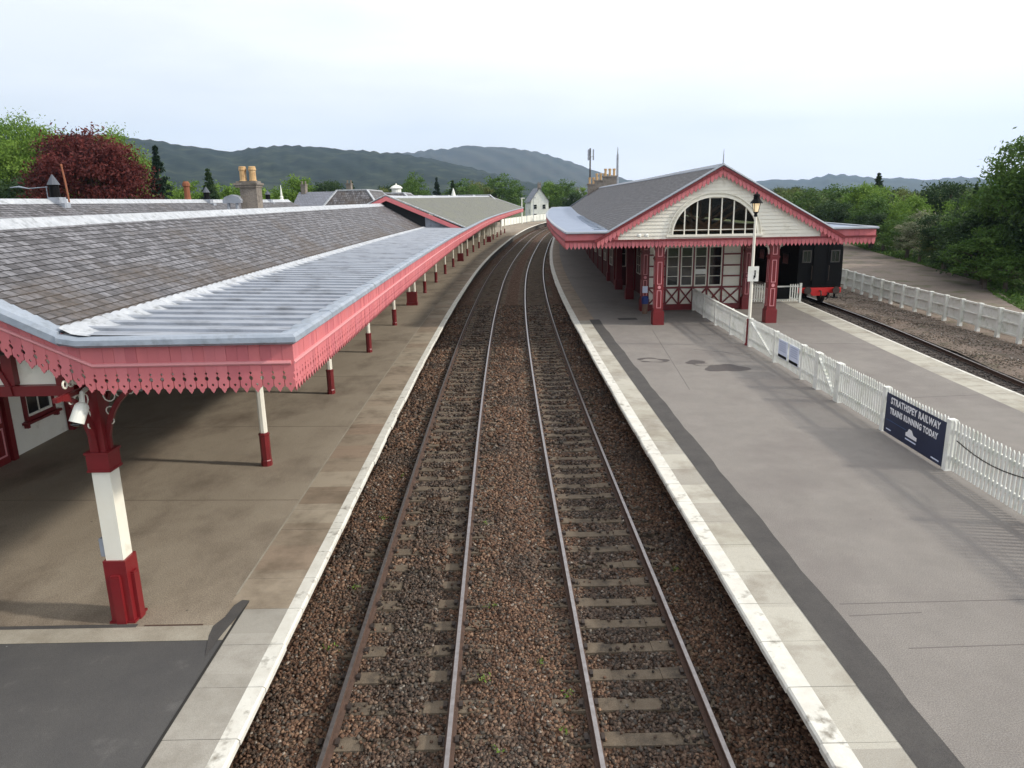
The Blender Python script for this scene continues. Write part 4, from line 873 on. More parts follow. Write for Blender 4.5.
# ================================================================ island station building on the right
def island_station():
    CX = 9.15; Y0 = 32.3; YR = 104; YEND = 116
    t = thing('station_building', 'gabled island station with cream boarded gable, arched window, red pillars and dark slate roof', 'building', (CX, Y0, PZ))
    halfw = lambda y: float(np.interp(y, [32, 43, 60, 84, 116], [4.83, 4.2, 3.6, 3.4, 3.6]))
    apz = 7.80
    # roof: the platform narrows the slates towards the far end
    ys = [Y0-.12]+frange(34, YR, 2)+frange(YR+1, YEND-1, 2)
    fl = lambda y: (CX-halfw(y)+(.10 if y < 33 else .1), 5.15); rg_ = lambda y: (CX, apz-.1*min(1, max(0, y-40)/30)); fr = lambda y: (CX+4.85, 5.15)
    mb = MB(); slate_roof(mb, ys, fl, rg_, y_end=lambda s: YEND-1-12*s, seed=21); slate_roof(mb, ys, fr, rg_, y_end=lambda s: YEND-1-12*s, seed=22)
    mb.add([P(CX-3.6, YEND-1, 5.15), P(CX+4.8, YEND-1, 5.15), P(CX, YEND-13, 7.7)], [(0, 1, 2)]); mb.build('slate_roof', M['slate_r'], t)
    mb = MB(); pts = [P(CX, y, rg_(y)[1]+.03) for y in ys if y < YEND-12]; mb.sweep(pts, [Vector((1, 0, 0))]*len(pts), [(-.16, -.09), (-.04, .03), (0, .05), (.04, .03), (.16, -.09), (.16, -.11), (-.16, -.11)])
    mb.bar(P(CX, YEND-13, 7.72), P(CX-3.55, YEND-1, 5.2), .25, .08); mb.build('ridge_flashing', M['lead'], t)
    # lead side roofs
    out_l = lambda y: 2.62+.18*min(1, max(0, (y-33)/20)); out_r = lambda y: edge2(y)-float(ax(y))+.5
    ysl = [Y0-.1]+frange(34, YEND-4, 2)
    mb = MB(); seam_roof(mb, ysl, lambda y: fl(y)[0]+.12, 5.17, out_l, 5.10, 0)
    e = [P(fl(YEND-4)[0]+.12, YEND-4, 5.17), P(2.8, YEND-4, 5.10), P(3.3, YEND-1, 5.10), P(4.3, YEND+1, 5.12), P(5.8, YEND+1.4, 5.15)]; mb.add(e, [(0, 1, 2, 3, 4)])
    o = mb.build('lead_roof', M['leadr'], t); mb = MB()
    seam_roof(mb, [y for y in ysl], lambda y: out_r(y) if y > 33 else 15.85+.12, 5.10, lambda y: fr(y)[0]-.12, 5.17, 0); mb.build('lead_roof', M['leadr'], t)
    mb = MB()
    for y in frange(34, 60, 2.0):
        u = fl(y)[0]; mb.bar(P(u+.02, y, 5.20), P(u-.55, y+.1, 5.15), .05, .06); mb.box(P(u-.12, y+.3, 5.19), (.22, .7, .06))
    mb.build('lead_step', M['lead2'], o)
    # gutters / rims
    gp = [(-.08, .06), (0, .08), (.08, .06), (.09, 0), (.05, -.03), (-.08, -.02)]
    mb = MB(); ysg = [Y0-.14]+ysl[1:]+[YEND-2.5, YEND-.6]
    gl = [P(out_l(y) if y < YEND-4 else (2.8 if y < YEND-3 else 3.3 if y < YEND-1 else 4.0), y, 5.08) for y in ysg]
    mb.sweep(gl, [Vector((-1, 0, 0))]*len(gl), gp)
    mb.sweep([Vector((15.97, Y0-.14, 5.08)), P(out_r(70), 70, 5.08)], [Vector((1, 0, 0))]*2, gp)
    mb.sweep([Vector((2.46, Y0-.1, 5.08)), Vector((CX-4.85, Y0-.1, 5.08))], [Vector((0, -1, 0))]*2, gp); mb.sweep([Vector((CX+4.85, Y0-.1, 5.08)), Vector((16.0, Y0-.1, 5.08))], [Vector((0, -1, 0))]*2, gp)
    A = Vector((CX-4.9, Y0-.14, 5.10)); B_ = Vector((CX, Y0-.14, apz+.05)); C_ = Vector((CX+4.9, Y0-.14, 5.10))
    vp = [(-.22, -.02), (-.02, .05), (.05, .04), (.07, -.02), (.03, -.05), (-.22, -.06)]
    mb.sweep([A, B_, C_], [Vector((0, -1, 0))]*3, vp); mb.build('gutter', M['leadr2'], t)
    # valance along the front and track side
    H = .34
    mb = MB(); valance(mb, (2.45, Y0, 4.72), (16.0, Y0, 4.72), (0, -1, 0), H, .17, 'tooth')
    yv = [Y0]+frange(35, 113, 3)
    for a, b in zip(yv[:-1], yv[1:]):
        valance(mb, P(out_l(b)-.03, b, 4.72), P(out_l(a)-.03, a, 4.72), (-1, 0, 0), H, .18, 'tooth')
    valance(mb, (16.0, Y0, 4.72), P(out_r(44), 44, 4.72), (1, 0, 0), H, .18, 'tooth')
    mb.build('valance', [M['pink'], M['pinkb'], M['pinkc']], t)
    mb = MB(); valance(mb, (2.45, Y0, 5.07), (4.75, Y0, 5.07), (0, -1, 0), .32, .25, 'plain')
    for a, b in zip(yv[:-1], yv[1:]): valance(mb, P(out_l(b)-.03, b, 5.07), P(out_l(a)-.03, a, 5.07), (-1, 0, 0), .32, .5, 'plain')
    mb.build('fascia', [M['pink'], M['pinkb'], M['pinkc']], t); mb = MB(); valance(mb, (13.6, Y0, 5.07), (16.0, Y0, 5.07), (0, -1, 0), .32, .25, 'plain')
    valance(mb, (16.0, Y0, 5.07), P(out_r(44), 44, 5.07), (1, 0, 0), .32, .5, 'plain'); mb.build('fascia', [M['pink'], M['pinkb'], M['pinkc']], t)
    mb = MB(); mb.box((9.22, Y0-.04, 4.735), (13.6, .05, .075)); 
    sl = (apz-.02-5.10)/4.9
    for s in (-1, 1):
        a = Vector((CX+s*5.45, Y0-.16, 5.0-.55*sl)); b = Vector((CX, Y0-.16, apz-.08)); mb.bar(a, b, .06, .11, up=(0, 0, 1))
    pts = [P(out_l(y)-.055, y, 4.735) for y in yv]; mb.sweep(pts, [Vector((-1, 0, 0))]*len(pts), [(-.02, -.025), (-.02, .025), (.02, .025), (.02, -.025)]); mb.build('valance_moulding', M['maroon'], t)
    mb = MB()
    for s in (-1, 1):
        a = Vector((CX+s*5.35, Y0-.13, 5.04-.5*sl)); b = Vector((CX, Y0-.13, apz-.06))
        if s > 0: a, b = b, a
        valance(mb, a, b, (0, -1, 0), .40, .17, 'tooth')
    mb.build('bargeboard', [M['pink'], M['pinkb'], M['pinkc']], t)
    # weatherboarded gable with the half-round opening
    ac, aw, ah, zs = 8.97, 1.86, 1.62, 4.93; yw = Y0+.10
    mb = MB(); zb = 4.76; step = .155; z = zb
    while z < apz-.1:
        z2 = min(z+step, apz-.06); xm = lambda zz: (apz-.02-zz)/sl
        xa, xb = CX-xm(z), CX+xm(z); xa2, xb2 = CX-xm(z2), CX+xm(z2)
        def pl(p0, p1, p2, p3):
            q = [Vector((p0, yw-.036, z)), Vector((p1, yw-.036, z)), Vector((p2, yw-.008, z2)), Vector((p3, yw-.008, z2))]
            mb.add(q+[v+Vector((0, .02, 0)) for v in q], [(0, 1, 2, 3), (0, 4, 5, 1), (3, 2, 6, 7)])
        hz = max(0, z2-zs)
        if hz >= ah or z2 <= zs: pl(xa, xb, xb2, xa2)
        else:
            c0 = aw*math.sqrt(max(0, 1-(max(0, z-zs)/ah)**2)); c1 = aw*math.sqrt(max(0, 1-(hz/ah)**2))
            pl(xa, ac-c0, ac-c1, xa2); pl(ac+c0, xb, xb2, ac+c1)
        z += step
    mb.build('gable_weatherboarding', M['cream'], t)
    fr_ = MB(); arc = [Vector((ac+aw*math.cos(a), yw-.05, zs+ah*math.sin(a))) for a in np.linspace(0, math.pi, 33)]
    for a, b in zip(arc[:-1], arc[1:]): fr_.bar(a, b, .07, .13, up=(0, 1, 0))
    arc2 = [Vector((ac+(aw+.16)*math.cos(a), yw-.06, zs+(ah+.15)*math.sin(a))) for a in np.linspace(0, math.pi, 33)]
    for a, b in zip(arc2[:-1], arc2[1:]): fr_.bar(a, b, .04, .05, up=(0, 1, 0))
    for k in range(1, 7):
        x = ac-aw+2*aw*k/7; hh = ah*math.sqrt(1-((x-ac)/aw)**2); fr_.box((x, yw-.01, zs+hh/2), (.05, .05, hh))
    fr_.box((ac, yw-.05, zs-.04), (2*aw+.5, .14, .10)); fr_.box((ac, yw, zs+.2), (2*aw-.05, .03, .03)); o = fr_.build('arched_window', M['cream'], t)
    mb = MB(); gl_ = [(ac+aw*math.cos(a), zs+ah*math.sin(a)) for a in np.linspace(0, math.pi, 25)]; mb.prism(gl_, (0, yw+.03, 0), (1, 0, 0), (0, 0, 1), (0, .008, 0)); mb.build('pane', M['gglass'], o)
    mb = MB()
    for dy in (1.6, 3.4, 5.2):
        for s in (-1, 1): mb.bar((CX+s*4.2, Y0+dy, 5.1), (CX, Y0+dy, 7.4), .10, .16); mb.bar((CX+s*.1, Y0+dy, 5.2), (CX+s*1.9, Y0+dy, 6.4), .09, .12)
        mb.bar((CX-4.3, Y0+dy, 5.1), (CX+4.3, Y0+dy, 5.1), .12, .2); mb.box((CX, Y0+dy, 6.2), (.1, .1, 2.2))
    mb.build('roof_truss', M['tim'], t)
    mb = MB()
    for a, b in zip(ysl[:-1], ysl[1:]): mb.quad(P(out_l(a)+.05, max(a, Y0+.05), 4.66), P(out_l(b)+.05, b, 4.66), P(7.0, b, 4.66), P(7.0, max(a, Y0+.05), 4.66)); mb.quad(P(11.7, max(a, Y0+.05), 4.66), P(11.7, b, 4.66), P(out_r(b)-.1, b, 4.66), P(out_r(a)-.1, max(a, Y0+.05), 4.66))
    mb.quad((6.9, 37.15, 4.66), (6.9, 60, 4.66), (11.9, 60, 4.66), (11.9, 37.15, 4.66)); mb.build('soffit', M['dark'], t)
    # pillars
    for x in (6.69, 11.80): panel_pillar('pillar', t, x, Y0+.6, PZ, 4.62, .40)
    for x, y in ((6.86, 37.25), (12.05, 37.25), (6.86, 42.0), (6.95, 46.8), (7.1, 52)): panel_pillar('pillar', t, x, y, PZ, 4.64, .36, m='maroon', trim=y < 40)
    br = MB()
    for x in (6.69, 11.80):
        for s in (-1, 1):
            q = [Vector((x+s*(.2+.5*(1-math.cos(a))), Y0+.6, 4.0+.6*math.sin(a))) for a in np.linspace(0, 1.45, 7)]
            for a, b in zip(q[:-1], q[1:]): br.bar(a, b, .05, .06)
            rr_ = [Vector((x+s*.33+.1*math.cos(a), Y0+.6, 4.42+.1*math.sin(a))) for a in np.linspace(0, 6.28, 10)]; br.tube(rr_, .015, 5)
    br.build('pillar_bracket', M['cream'], t)
    # end wall with four sashes and crossed braces
    yw = 37.3; mb = MB(); mb.box((9.42, yw+.1, 2.78), (4.9, .16, 3.74))
    wl = mb.build('wall', M['cream'], t); mb = MB()
    mb.quad(P(7.85, 37.4, PZ), P(7.85, 49, PZ), P(7.85, 49, 4.66), P(7.85, 37.4, 4.66)); mb.quad(P(6.95, 49, PZ), P(7.85, 49, PZ), P(7.85, 49, 4.66), P(6.95, 49, 4.66))
    for a, b in zip(frange(49, 109, 6)[:-1], frange(49, 109, 6)[1:]): mb.quad(P(6.95, a, PZ), P(6.95, b, PZ), P(6.95, b, 4.66), P(6.95, a, 4.66)); mb.quad(P(11.4, a, PZ), P(11.4, b, PZ), P(11.4, b, 4.66), P(11.4, a, 4.66))
    mb.quad(P(11.85, 37.4, PZ), P(11.85, 49, PZ), P(11.6, 49, 4.66), P(11.6, 37.4, 4.66)); mb.build('side_wall', M['maroon_d'], t)
    yf = yw-.01; tm = MB()
    tm.box((9.42, yf-.03, 1.07), (4.9, .10, .30)); tm.box((9.42, yf, 2.06), (4.86, .07, .09)); tm.box((9.42, yf-.002, 4.3), (4.86, .07, .10))
    xs = [7.05, 7.92, 8.635, 9.34, 10.06, 10.82, 11.76]
    for x in xs: tm.box((x, yf-.004, 2.8), (.085, .075, 3.3))
    for a, b in ((7.1, 7.88), (10.86, 11.72)):
        for z in (2.62, 3.16, 3.72): tm.box(((a+b)/2, yf, z), (b-a, .06, .075))
    for a, b in zip(xs[:-1], xs[1:]):
        tm.bar((a+.04, yf-.012, 1.23), (b-.04, yf-.012, 2.01), .07, .06, up=(0, 1, 0)); tm.bar((a+.04, yf-.018, 2.01), (b-.04, yf-.018, 1.23), .07, .06, up=(0, 1, 0))
    tm.build('timber_frame', M['maroon'], wl)
    for y in (39.5, 43, 46, 49, 53, 57, 61, 66, 71, 76, 82): u = 7.85 if y < 49 else 6.95; q = P(u-.02, y, 2.8); tm = MB(); tm.box(q, (.1, .14, 3.7)); tm.build('timber_post', M['maroon'], wl)
    for a, b in zip(xs[1:5], xs[2:6]): window(t, 'window', ((a+b)/2, yf-.02, 3.13), (1, 0, 0), b-a-.09, 1.98, (0, -1, 0), nv=0, nh=3)
    window(t, 'window', P(7.38, 48.97, 3.0), (1, 0, 0), .6, 1.7, (0, -1, 0), nv=0, nh=1)
    for y in (41.2, 44.5, 51, 55, 59, 63.5, 68.5): u = 7.83 if y < 49 else 6.93; window(t, 'window', P(u, y, 2.9), (0, 1, 0), 1.3, 1.6, (-1, 0, 0), nv=1, nh=2)
    # finial, floodlight
    mb = MB(); mb.lathe((CX, Y0-.1, apz+.05), [(.05, 0), (.05, .05), (.02, .08), (.03, .14), (.008, .62)], 8); mb.build('finial', M['lead'], t)
    # far chimneys
    for k, (u, y, z) in enumerate(((10.0, 88, 9.15), (9.3, 95, 8.9), (8.6, 101, 8.6))):
        c = P(u, y, 0); g = c.z; mb = MB(); mb.box((c.x, c.y, z-1.0), (1.5, .8, 2.2)); mb.box((c.x, c.y, z+.08), (1.7, .95, .16)); ch = mb.build('chimney', M['stonew'], t)
        for dx in (-.5, 0, .5):
            mb = MB(); mb.lathe((c.x+dx, c.y, z+.16), [(.17, 0), (.14, .1), (.14, .6), (.19, .66), (.17, .8)], 8); mb.build('chimney_pot', M['pot'], ch)
    return t
M['leadr'] = mat('smooth_lead', (.22, .265, .36), .55, .1, var=(.27, .32, .41), scale=.8, dirt=(.17, .20, .26), dscale=1.5, dmin=.55, dmax=.8)
M['leadr2'] = mat('lead_rim', (.30, .33, .37), .5, .1, var=(.34, .37, .41), scale=3)
gm = bpy.data.materials.new('gable_glass'); gm.use_nodes = True; _t = gm.node_tree; _b = _t.nodes['Principled BSDF']; _b.inputs['Base Color'].default_value = (.02, .02, .02, 1); _b.inputs['Roughness'].default_value = .05
_tr = _t.nodes.new('ShaderNodeBsdfTransparent'); _tr.inputs[0].default_value = (.9, .9, .86, 1); _ms = _t.nodes.new('ShaderNodeMixShader'); _ms.inputs[0].default_value = .88
_t.links.new(_b.outputs[0], _ms.inputs[1]); _t.links.new(_tr.outputs[0], _ms.inputs[2]); _t.links.new(_ms.outputs[0], _t.nodes['Material Output'].inputs['Surface']); M['gglass'] = gm
island_station()
t = thing('floodlight', 'small white twin floodlight on the sill at the left foot of the cream gable', 'light', (5.75, 32.1, 4.85))
for dx in (0, .32):
    mb = MB(); mb.lathe((5.62+dx, 32.08, 4.86), [(.03, 0), (.10, .03), (.11, .11), (.06, .16)], 10); mb.build('lamp_head', M['white'], t)

# ================================================================ things on the island platform
def fx(y): return float(np.interp(y, [0, 11, 14, 20, 27, 33, 37.1], [8.78, 8.84, 8.90, 9.0, 9.12, 9.22, 9.36]))
def picket_mesh(h=1.02, w=.072):
    mb = MB(); mb.prism([(-w/2, 0), (w/2, 0), (w/2, h-.05), (0, h), (-w/2, h-.05)], (0, 0, 0), (0, 1, 0), (0, 0, 1), (.02, 0, 0)); return mb
def picket_fence(name, label, posts, xf, cap=False, diag=(), skip=(), rails=(.30, .86), h=1.04):
    t = thing(name, label, 'fence', (xf(posts[0]), posts[0], PZ), 'white picket fences on the island platform')
    for y in posts:
        x = xf(y); mb = MB(); mb.box((x, y, PZ+.53), (.13, .13, 1.06)); mb.box((x, y, PZ+1.075), (.15, .15, .03)); mb.build('post', M['white'], t)
    for z in rails:
        for a, b in zip(posts[:-1], posts[1:]):
            mb = MB(); s = .065; mb.bar((xf(a)+.02, a+s, PZ+z), (xf(b)+.02, b-s, PZ+z), .05, .075); mb.build('rail', M['white'], t)
    for i, (a, b) in enumerate(zip(posts[:-1], posts[1:])):
        if i in skip: continue
        mb = MB(); n = int(round((b-a-.13)/.123))
        for k in range(n):
            y = a+.13/2+(k+.5)*(b-a-.13)/n; x = xf(y)-.03; hh = h+random.uniform(-.012, .012)-(.05 if cap else 0); le = random.uniform(-.006, .006)
            mb.prism([(-.030, 0), (.030, 0), (.030+le, hh-.05), (le, hh), (-.030+le, hh-.05)], (x, y, PZ+.07), (0, 1, 0), (0, 0, 1), (.02, 0, 0))
        mb.build('pickets', M['white'], t)
    if cap:
        for a, b in zip(posts[:-1], posts[1:]):
            mb = MB(); mb.bar((xf(a), a+.07, PZ+1.05), (xf(b), b-.07, PZ+1.05), .11, .05); mb.build('capping_rail', M['white'], t)
    for (a, b) in diag:
        mb = MB(); mb.bar((xf(a)-.05, a, PZ+.2), (xf(b)-.05, b, PZ+.98), .03, .08, up=(1, 0, 0)); mb.build('diagonal_brace', M['white'], t)
    return t
pn = [6.1, 8.75, 11.4, 14.06, 16.75, 19.3]
picket_fence('picket_fence', 'white pointed picket fence carrying the dark blue banner, nearest the camera', pn, fx)
picket_fence('picket_gate', 'white picket gate with a diagonal brace, midway along the platform fence', [19.45, 20.75], fx, diag=((19.55, 20.65),))
picket_fence('picket_fence', 'white picket fence panel with two pale posters, between gate and lamp post', [20.9, 22.0, 24.5, 27.35], fx, cap=False, diag=((24.7, 27.1),))
picket_fence('picket_fence', 'white capped picket fence running from the lamp post to the station wall', [27.85, 29.9, 32.35, 34.6, 37.05], fx, cap=True)
# cable sagging along the near fence
mb = MB(); pts = []
for a, b in ((6.1, 8.75), (8.75, 11.4), (11.4, 14.0)):
    for k in range(9):
        f = k/9; pts.append((fx(a+(b-a)*f)-.075, a+(b-a)*f, PZ+.80-.16*math.sin(math.pi*f)))
mb.tube(pts, .012, 5); o = mb.build('cable', M['joint'], None); tag(o, 'thin dark cable looped along the near picket fence', 'cable')

# banner with its lettering
def text_mesh(body, size, m, parent, M4, bold=.007, name='lettering', sx=1.0):
    cu = bpy.data.curves.new(name, 'FONT'); cu.body = body; cu.size = size; cu.align_x = 'CENTER'; cu.align_y = 'CENTER'; cu.extrude = .002; cu.offset = bold; cu.resolution_u = 3; cu.space_character = 1.12
    tmp = bpy.data.objects.new(name, cu); COL.objects.link(tmp); dg = bpy.context.evaluated_depsgraph_get(); dg.update()
    me = bpy.data.meshes.new_from_object(tmp.evaluated_get(dg)); bpy.data.objects.remove(tmp)
    me.transform(Matrix.Diagonal((sx, 1, 1, 1))); me.transform(Matrix.Translation(-ORG[parent.name]) @ M4); me.materials.clear(); me.materials.append(m)
    o = bpy.data.objects.new(name, me); COL.objects.link(o); o.parent = parent; ORG[o.name] = ORG[parent.name]; return o
M['navy'] = mat('navy_banner', (.012, .018, .045), .5, var=(.018, .026, .065), scale=1.5, spec=.4)
M['lettering'] = mat('white_lettering', (.74, .74, .76), .6)
M['bluel'] = mat('blue_band', (.05, .10, .22), .5)
M['poster'] = mat('poster_paper', (.58, .64, .80), .5, var=(.66, .70, .82), scale=9)
ya, yb = 14.13, 16.62
t = thing('banner', 'dark blue banner reading STRATHSPEY RAILWAY TRAINS RUNNING TODAY, tied to the picket fence', 'banner', (8.82, 15.4, PZ))
xb = lambda y: fx(y)-.058
mb = MB(); d = Vector((xb(ya)-xb(yb), ya-yb, 0)); mb.prism([(0, .04), (1, .04), (1, .99), (0, .99)], (xb(yb), yb, PZ), d, (0, 0, 1), (.012, 0, 0)); mb.build('cloth', M['navy'], t)
ex = d.normalized(); ez = Vector((0, 0, 1)); nrm = ex.cross(ez)
def bm4(a, z): c = Vector((xb(yb), yb, PZ))+d*a+ez*z+nrm*.004; return Matrix((( ex.x, ez.x, nrm.x, c.x), (ex.y, ez.y, nrm.y, c.y), (ex.z, ez.z, nrm.z, c.z), (0, 0, 0, 1)))
text_mesh('STRATHSPEY RAILWAY', .215, M['lettering'], t, bm4(.5, .84), sx=.84); text_mesh('TRAINS RUNNING TODAY', .19, M['lettering'], t, bm4(.49, .60), sx=.80)
mb = MB()
def onb(poly, a, z, off=.004):
    c = Vector((xb(yb), yb, PZ))+d*a+ez*z+nrm*off; mb.prism(poly, c, ex, ez, nrm*.002)
onb([(-.22, -.06), (.24, -.06), (.24, .02), (.10, .03), (.02, .12), (-.10, .13), (-.16, .04), (-.22, .02)], .49, .30)
mb.build('white_emblem', M['lettering'], t); mb = MB()
onb([(-1.15, -.0), (-.25, .0), (-.25, .012), (-1.15, .012)], .5, .36); mb.build('blue_band', M['bluel'], t); mb = MB()
onb([(-.25, 0), (.2, 0), (.2, .03), (-.25, .03)], .5, .16); onb([(-.12, 0), (.18, 0), (.18, .03), (-.12, .03)], .88, .10); onb([(-.1, 0), (.12, 0), (.12, .025), (-.1, .025)], .09, .13); mb.build('small_print', M['poster'], t)
for k, (y0_, y1_, lb) in enumerate(((22.15, 23.0, 'nearer of two pale blue posters with a black foot on the fence'), (23.15, 24.0, 'farther of two pale blue posters with a black foot on the fence'))):
    t = thing('poster', lb, 'poster', (fx(22)-.1, y0_, PZ), 'posters on the picket fence')
    x = fx(y0_)-.075; mb = MB(); mb.box((x, (y0_+y1_)/2, PZ+.63), (.012, y1_-y0_-.08, .60)); mb.build('paper', M['poster'], t)
    mb = MB(); mb.box((x-.005, (y0_+y1_)/2, PZ+.39), (.012, y1_-y0_-.12, .09)); mb.build('black_strip', M['black'], t)
    mb = MB()
    for q in range(5): mb.box((x-.005, (y0_+y1_)/2, PZ+.86-.07*q), (.01, (y1_-y0_)*(.7-.08*(q % 2)), .012))
    mb.build('small_print', M['bluel'], t)

# lamp post
M['lampglass'] = bpy.data.materials.new('lantern_glass'); M['lampglass'].use_nodes = True
_t = M['lampglass'].node_tree; _b = _t.nodes['Principled BSDF']; _b.inputs['Base Color'].default_value = (.85, .72, .50, 1); _b.inputs['Roughness'].default_value = .3
_b.inputs['Emission Color'].default_value = (1, .72, .38, 1); _b.inputs['Emission Strength'].default_value = .45
lx, ly = 9.14, 27.6
t = thing('lamp_post', 'tall white lamp post with maroon foot and black topped lantern beside the picket fence', 'lamp post', (lx, ly, PZ))
mb = MB(); mb.lathe((lx, ly, PZ), [(.13, 0), (.13, .06), (.095, .10), (.09, .95), (.105, .98), (.08, 1.04)], 12); mb.build('base', M['maroon'], t)
mb = MB(); mb.lathe((lx, ly, PZ+1.04), [(.062, 0), (.058, 1.6), (.046, 3.75), (.05, 3.8)], 12); mb.build('shaft', M['cream'], t)
mb = MB(); zl = PZ+4.84; mb.lathe((lx, ly, zl), [(.05, 0), (.075, .03), (.05, .10), (.09, .16), (.10, .18)], 12)
for a in range(4):
    c, s_ = math.cos(a*math.pi/2+.78), math.sin(a*math.pi/2+.78); mb.tube([(lx+.09*c, ly+.09*s_, zl+.16), (lx+.16*c, ly+.16*s_, zl+.48)], .012, 5)
mb.lathe((lx, ly, zl+.48), [(.24, 0), (.22, .04), (.12, .16), (.11, .26), (.13, .28), (.10, .33), (.03, .36), (.02, .42)], 12); lan = mb.build('lantern', M['black'], t)
mb = MB(); mb.lathe((lx, ly, zl+.18), [(.075, 0), (.13, .30)], 8); mb.build('lantern_glass', M['lampglass'], lan)
t = thing('notice_sign', 'small white square sign with a dark figure, fixed halfway up the white lamp post', 'sign', (lx, ly-.08, 3.66))
mb = MB(); mb.box((lx+.02, ly-.075, 3.66), (.40, .03, .56)); mb.build('plate', M['whites'] if 'whites' in M else M['white'], t)
mb = MB(); mb.box((lx+.08, ly-.093, 3.62), (.05, .008, .20)); mb.box((lx+.05, ly-.093, 3.53), (.04, .008, .14)); mb.lathe((lx+.08, ly-.093, 3.74), [(.03, 0), (.03, .05)], 8); mb.build('figure', M['black'], t)

# little things by the station pillars
t = thing('litter_bin', 'small bin with a blue bag beside the left red pillar', 'bin', (6.62, 36.4, PZ))
mb = MB(); mb.lathe((6.72, 36.2, PZ), [(.13, 0), (.15, .4), (.16, .55)], 10); mb.build('bin_body', M['tim'], t)
mb = MB(); mb.lathe((6.72, 36.2, PZ+.5), [(.165, 0), (.175, .12), (.17, .32), (.12, .38)], 10); mb.build('bag', M['blue'] if 'blue' in M else mat('blue_bag', (.025, .045, .17), .5), t)
t = thing('wall_notice', 'small white notice on the dark inner pillar left of the front red pillar', 'notice', (6.86, 37.0, 2.0))
mb = MB(); mb.box((6.86, 37.05, 2.02), (.26, .02, .34)); mb.build('paper', M['poster'], t)
t = thing('window_notice', 'white paper notice inside the third sash of the station end wall', 'notice', (9.7, 37.2, 3.0))
mb = MB(); mb.box((9.7, 37.24, 2.86), (.52, .012, .26)); mb.build('paper', M['white'], t)

# picket barrier beside the carriage
def barrier():
    t = thing('picket_barrier', 'short white picket barrier with a black board beside the carriage', 'fence', (13.7, 39.2, PZ))
    for x in (12.3, 13.72, 14.1, 15.62):
        mb = MB(); mb.box((x, 39.15, PZ+.52), (.11, .11, 1.06+(.08 if x == 13.72 else 0))); mb.build('post', M['white'], t)
    for z in (.22, .88):
        mb = MB(); mb.box((13.95, 39.17, PZ+z), (3.2, .04, .07)); mb.build('rail', M['white'], t)
    mb = MB()
    for k in range(26):
        x = 12.4+k*.127
        if 14.2 < x < 15.02: mb.prism([(-.03, 0), (.03, 0), (.03, .10), (-.03, .10)], (x, 39.1, PZ+.1), (1, 0, 0), (0, 0, 1), (0, .02, 0)); continue
        mb.prism([(-.03, 0), (.03, 0), (.03, .90), (0, .95), (-.03, .90)], (x, 39.1, PZ+.08), (1, 0, 0), (0, 0, 1), (0, .02, 0))
    mb.build('pickets', M['white'], t)
    mb = MB(); mb.box((14.6, 39.08, PZ+.53), (.84, .03, .62)); mb.build('black_board', M['black'], t)
barrier()

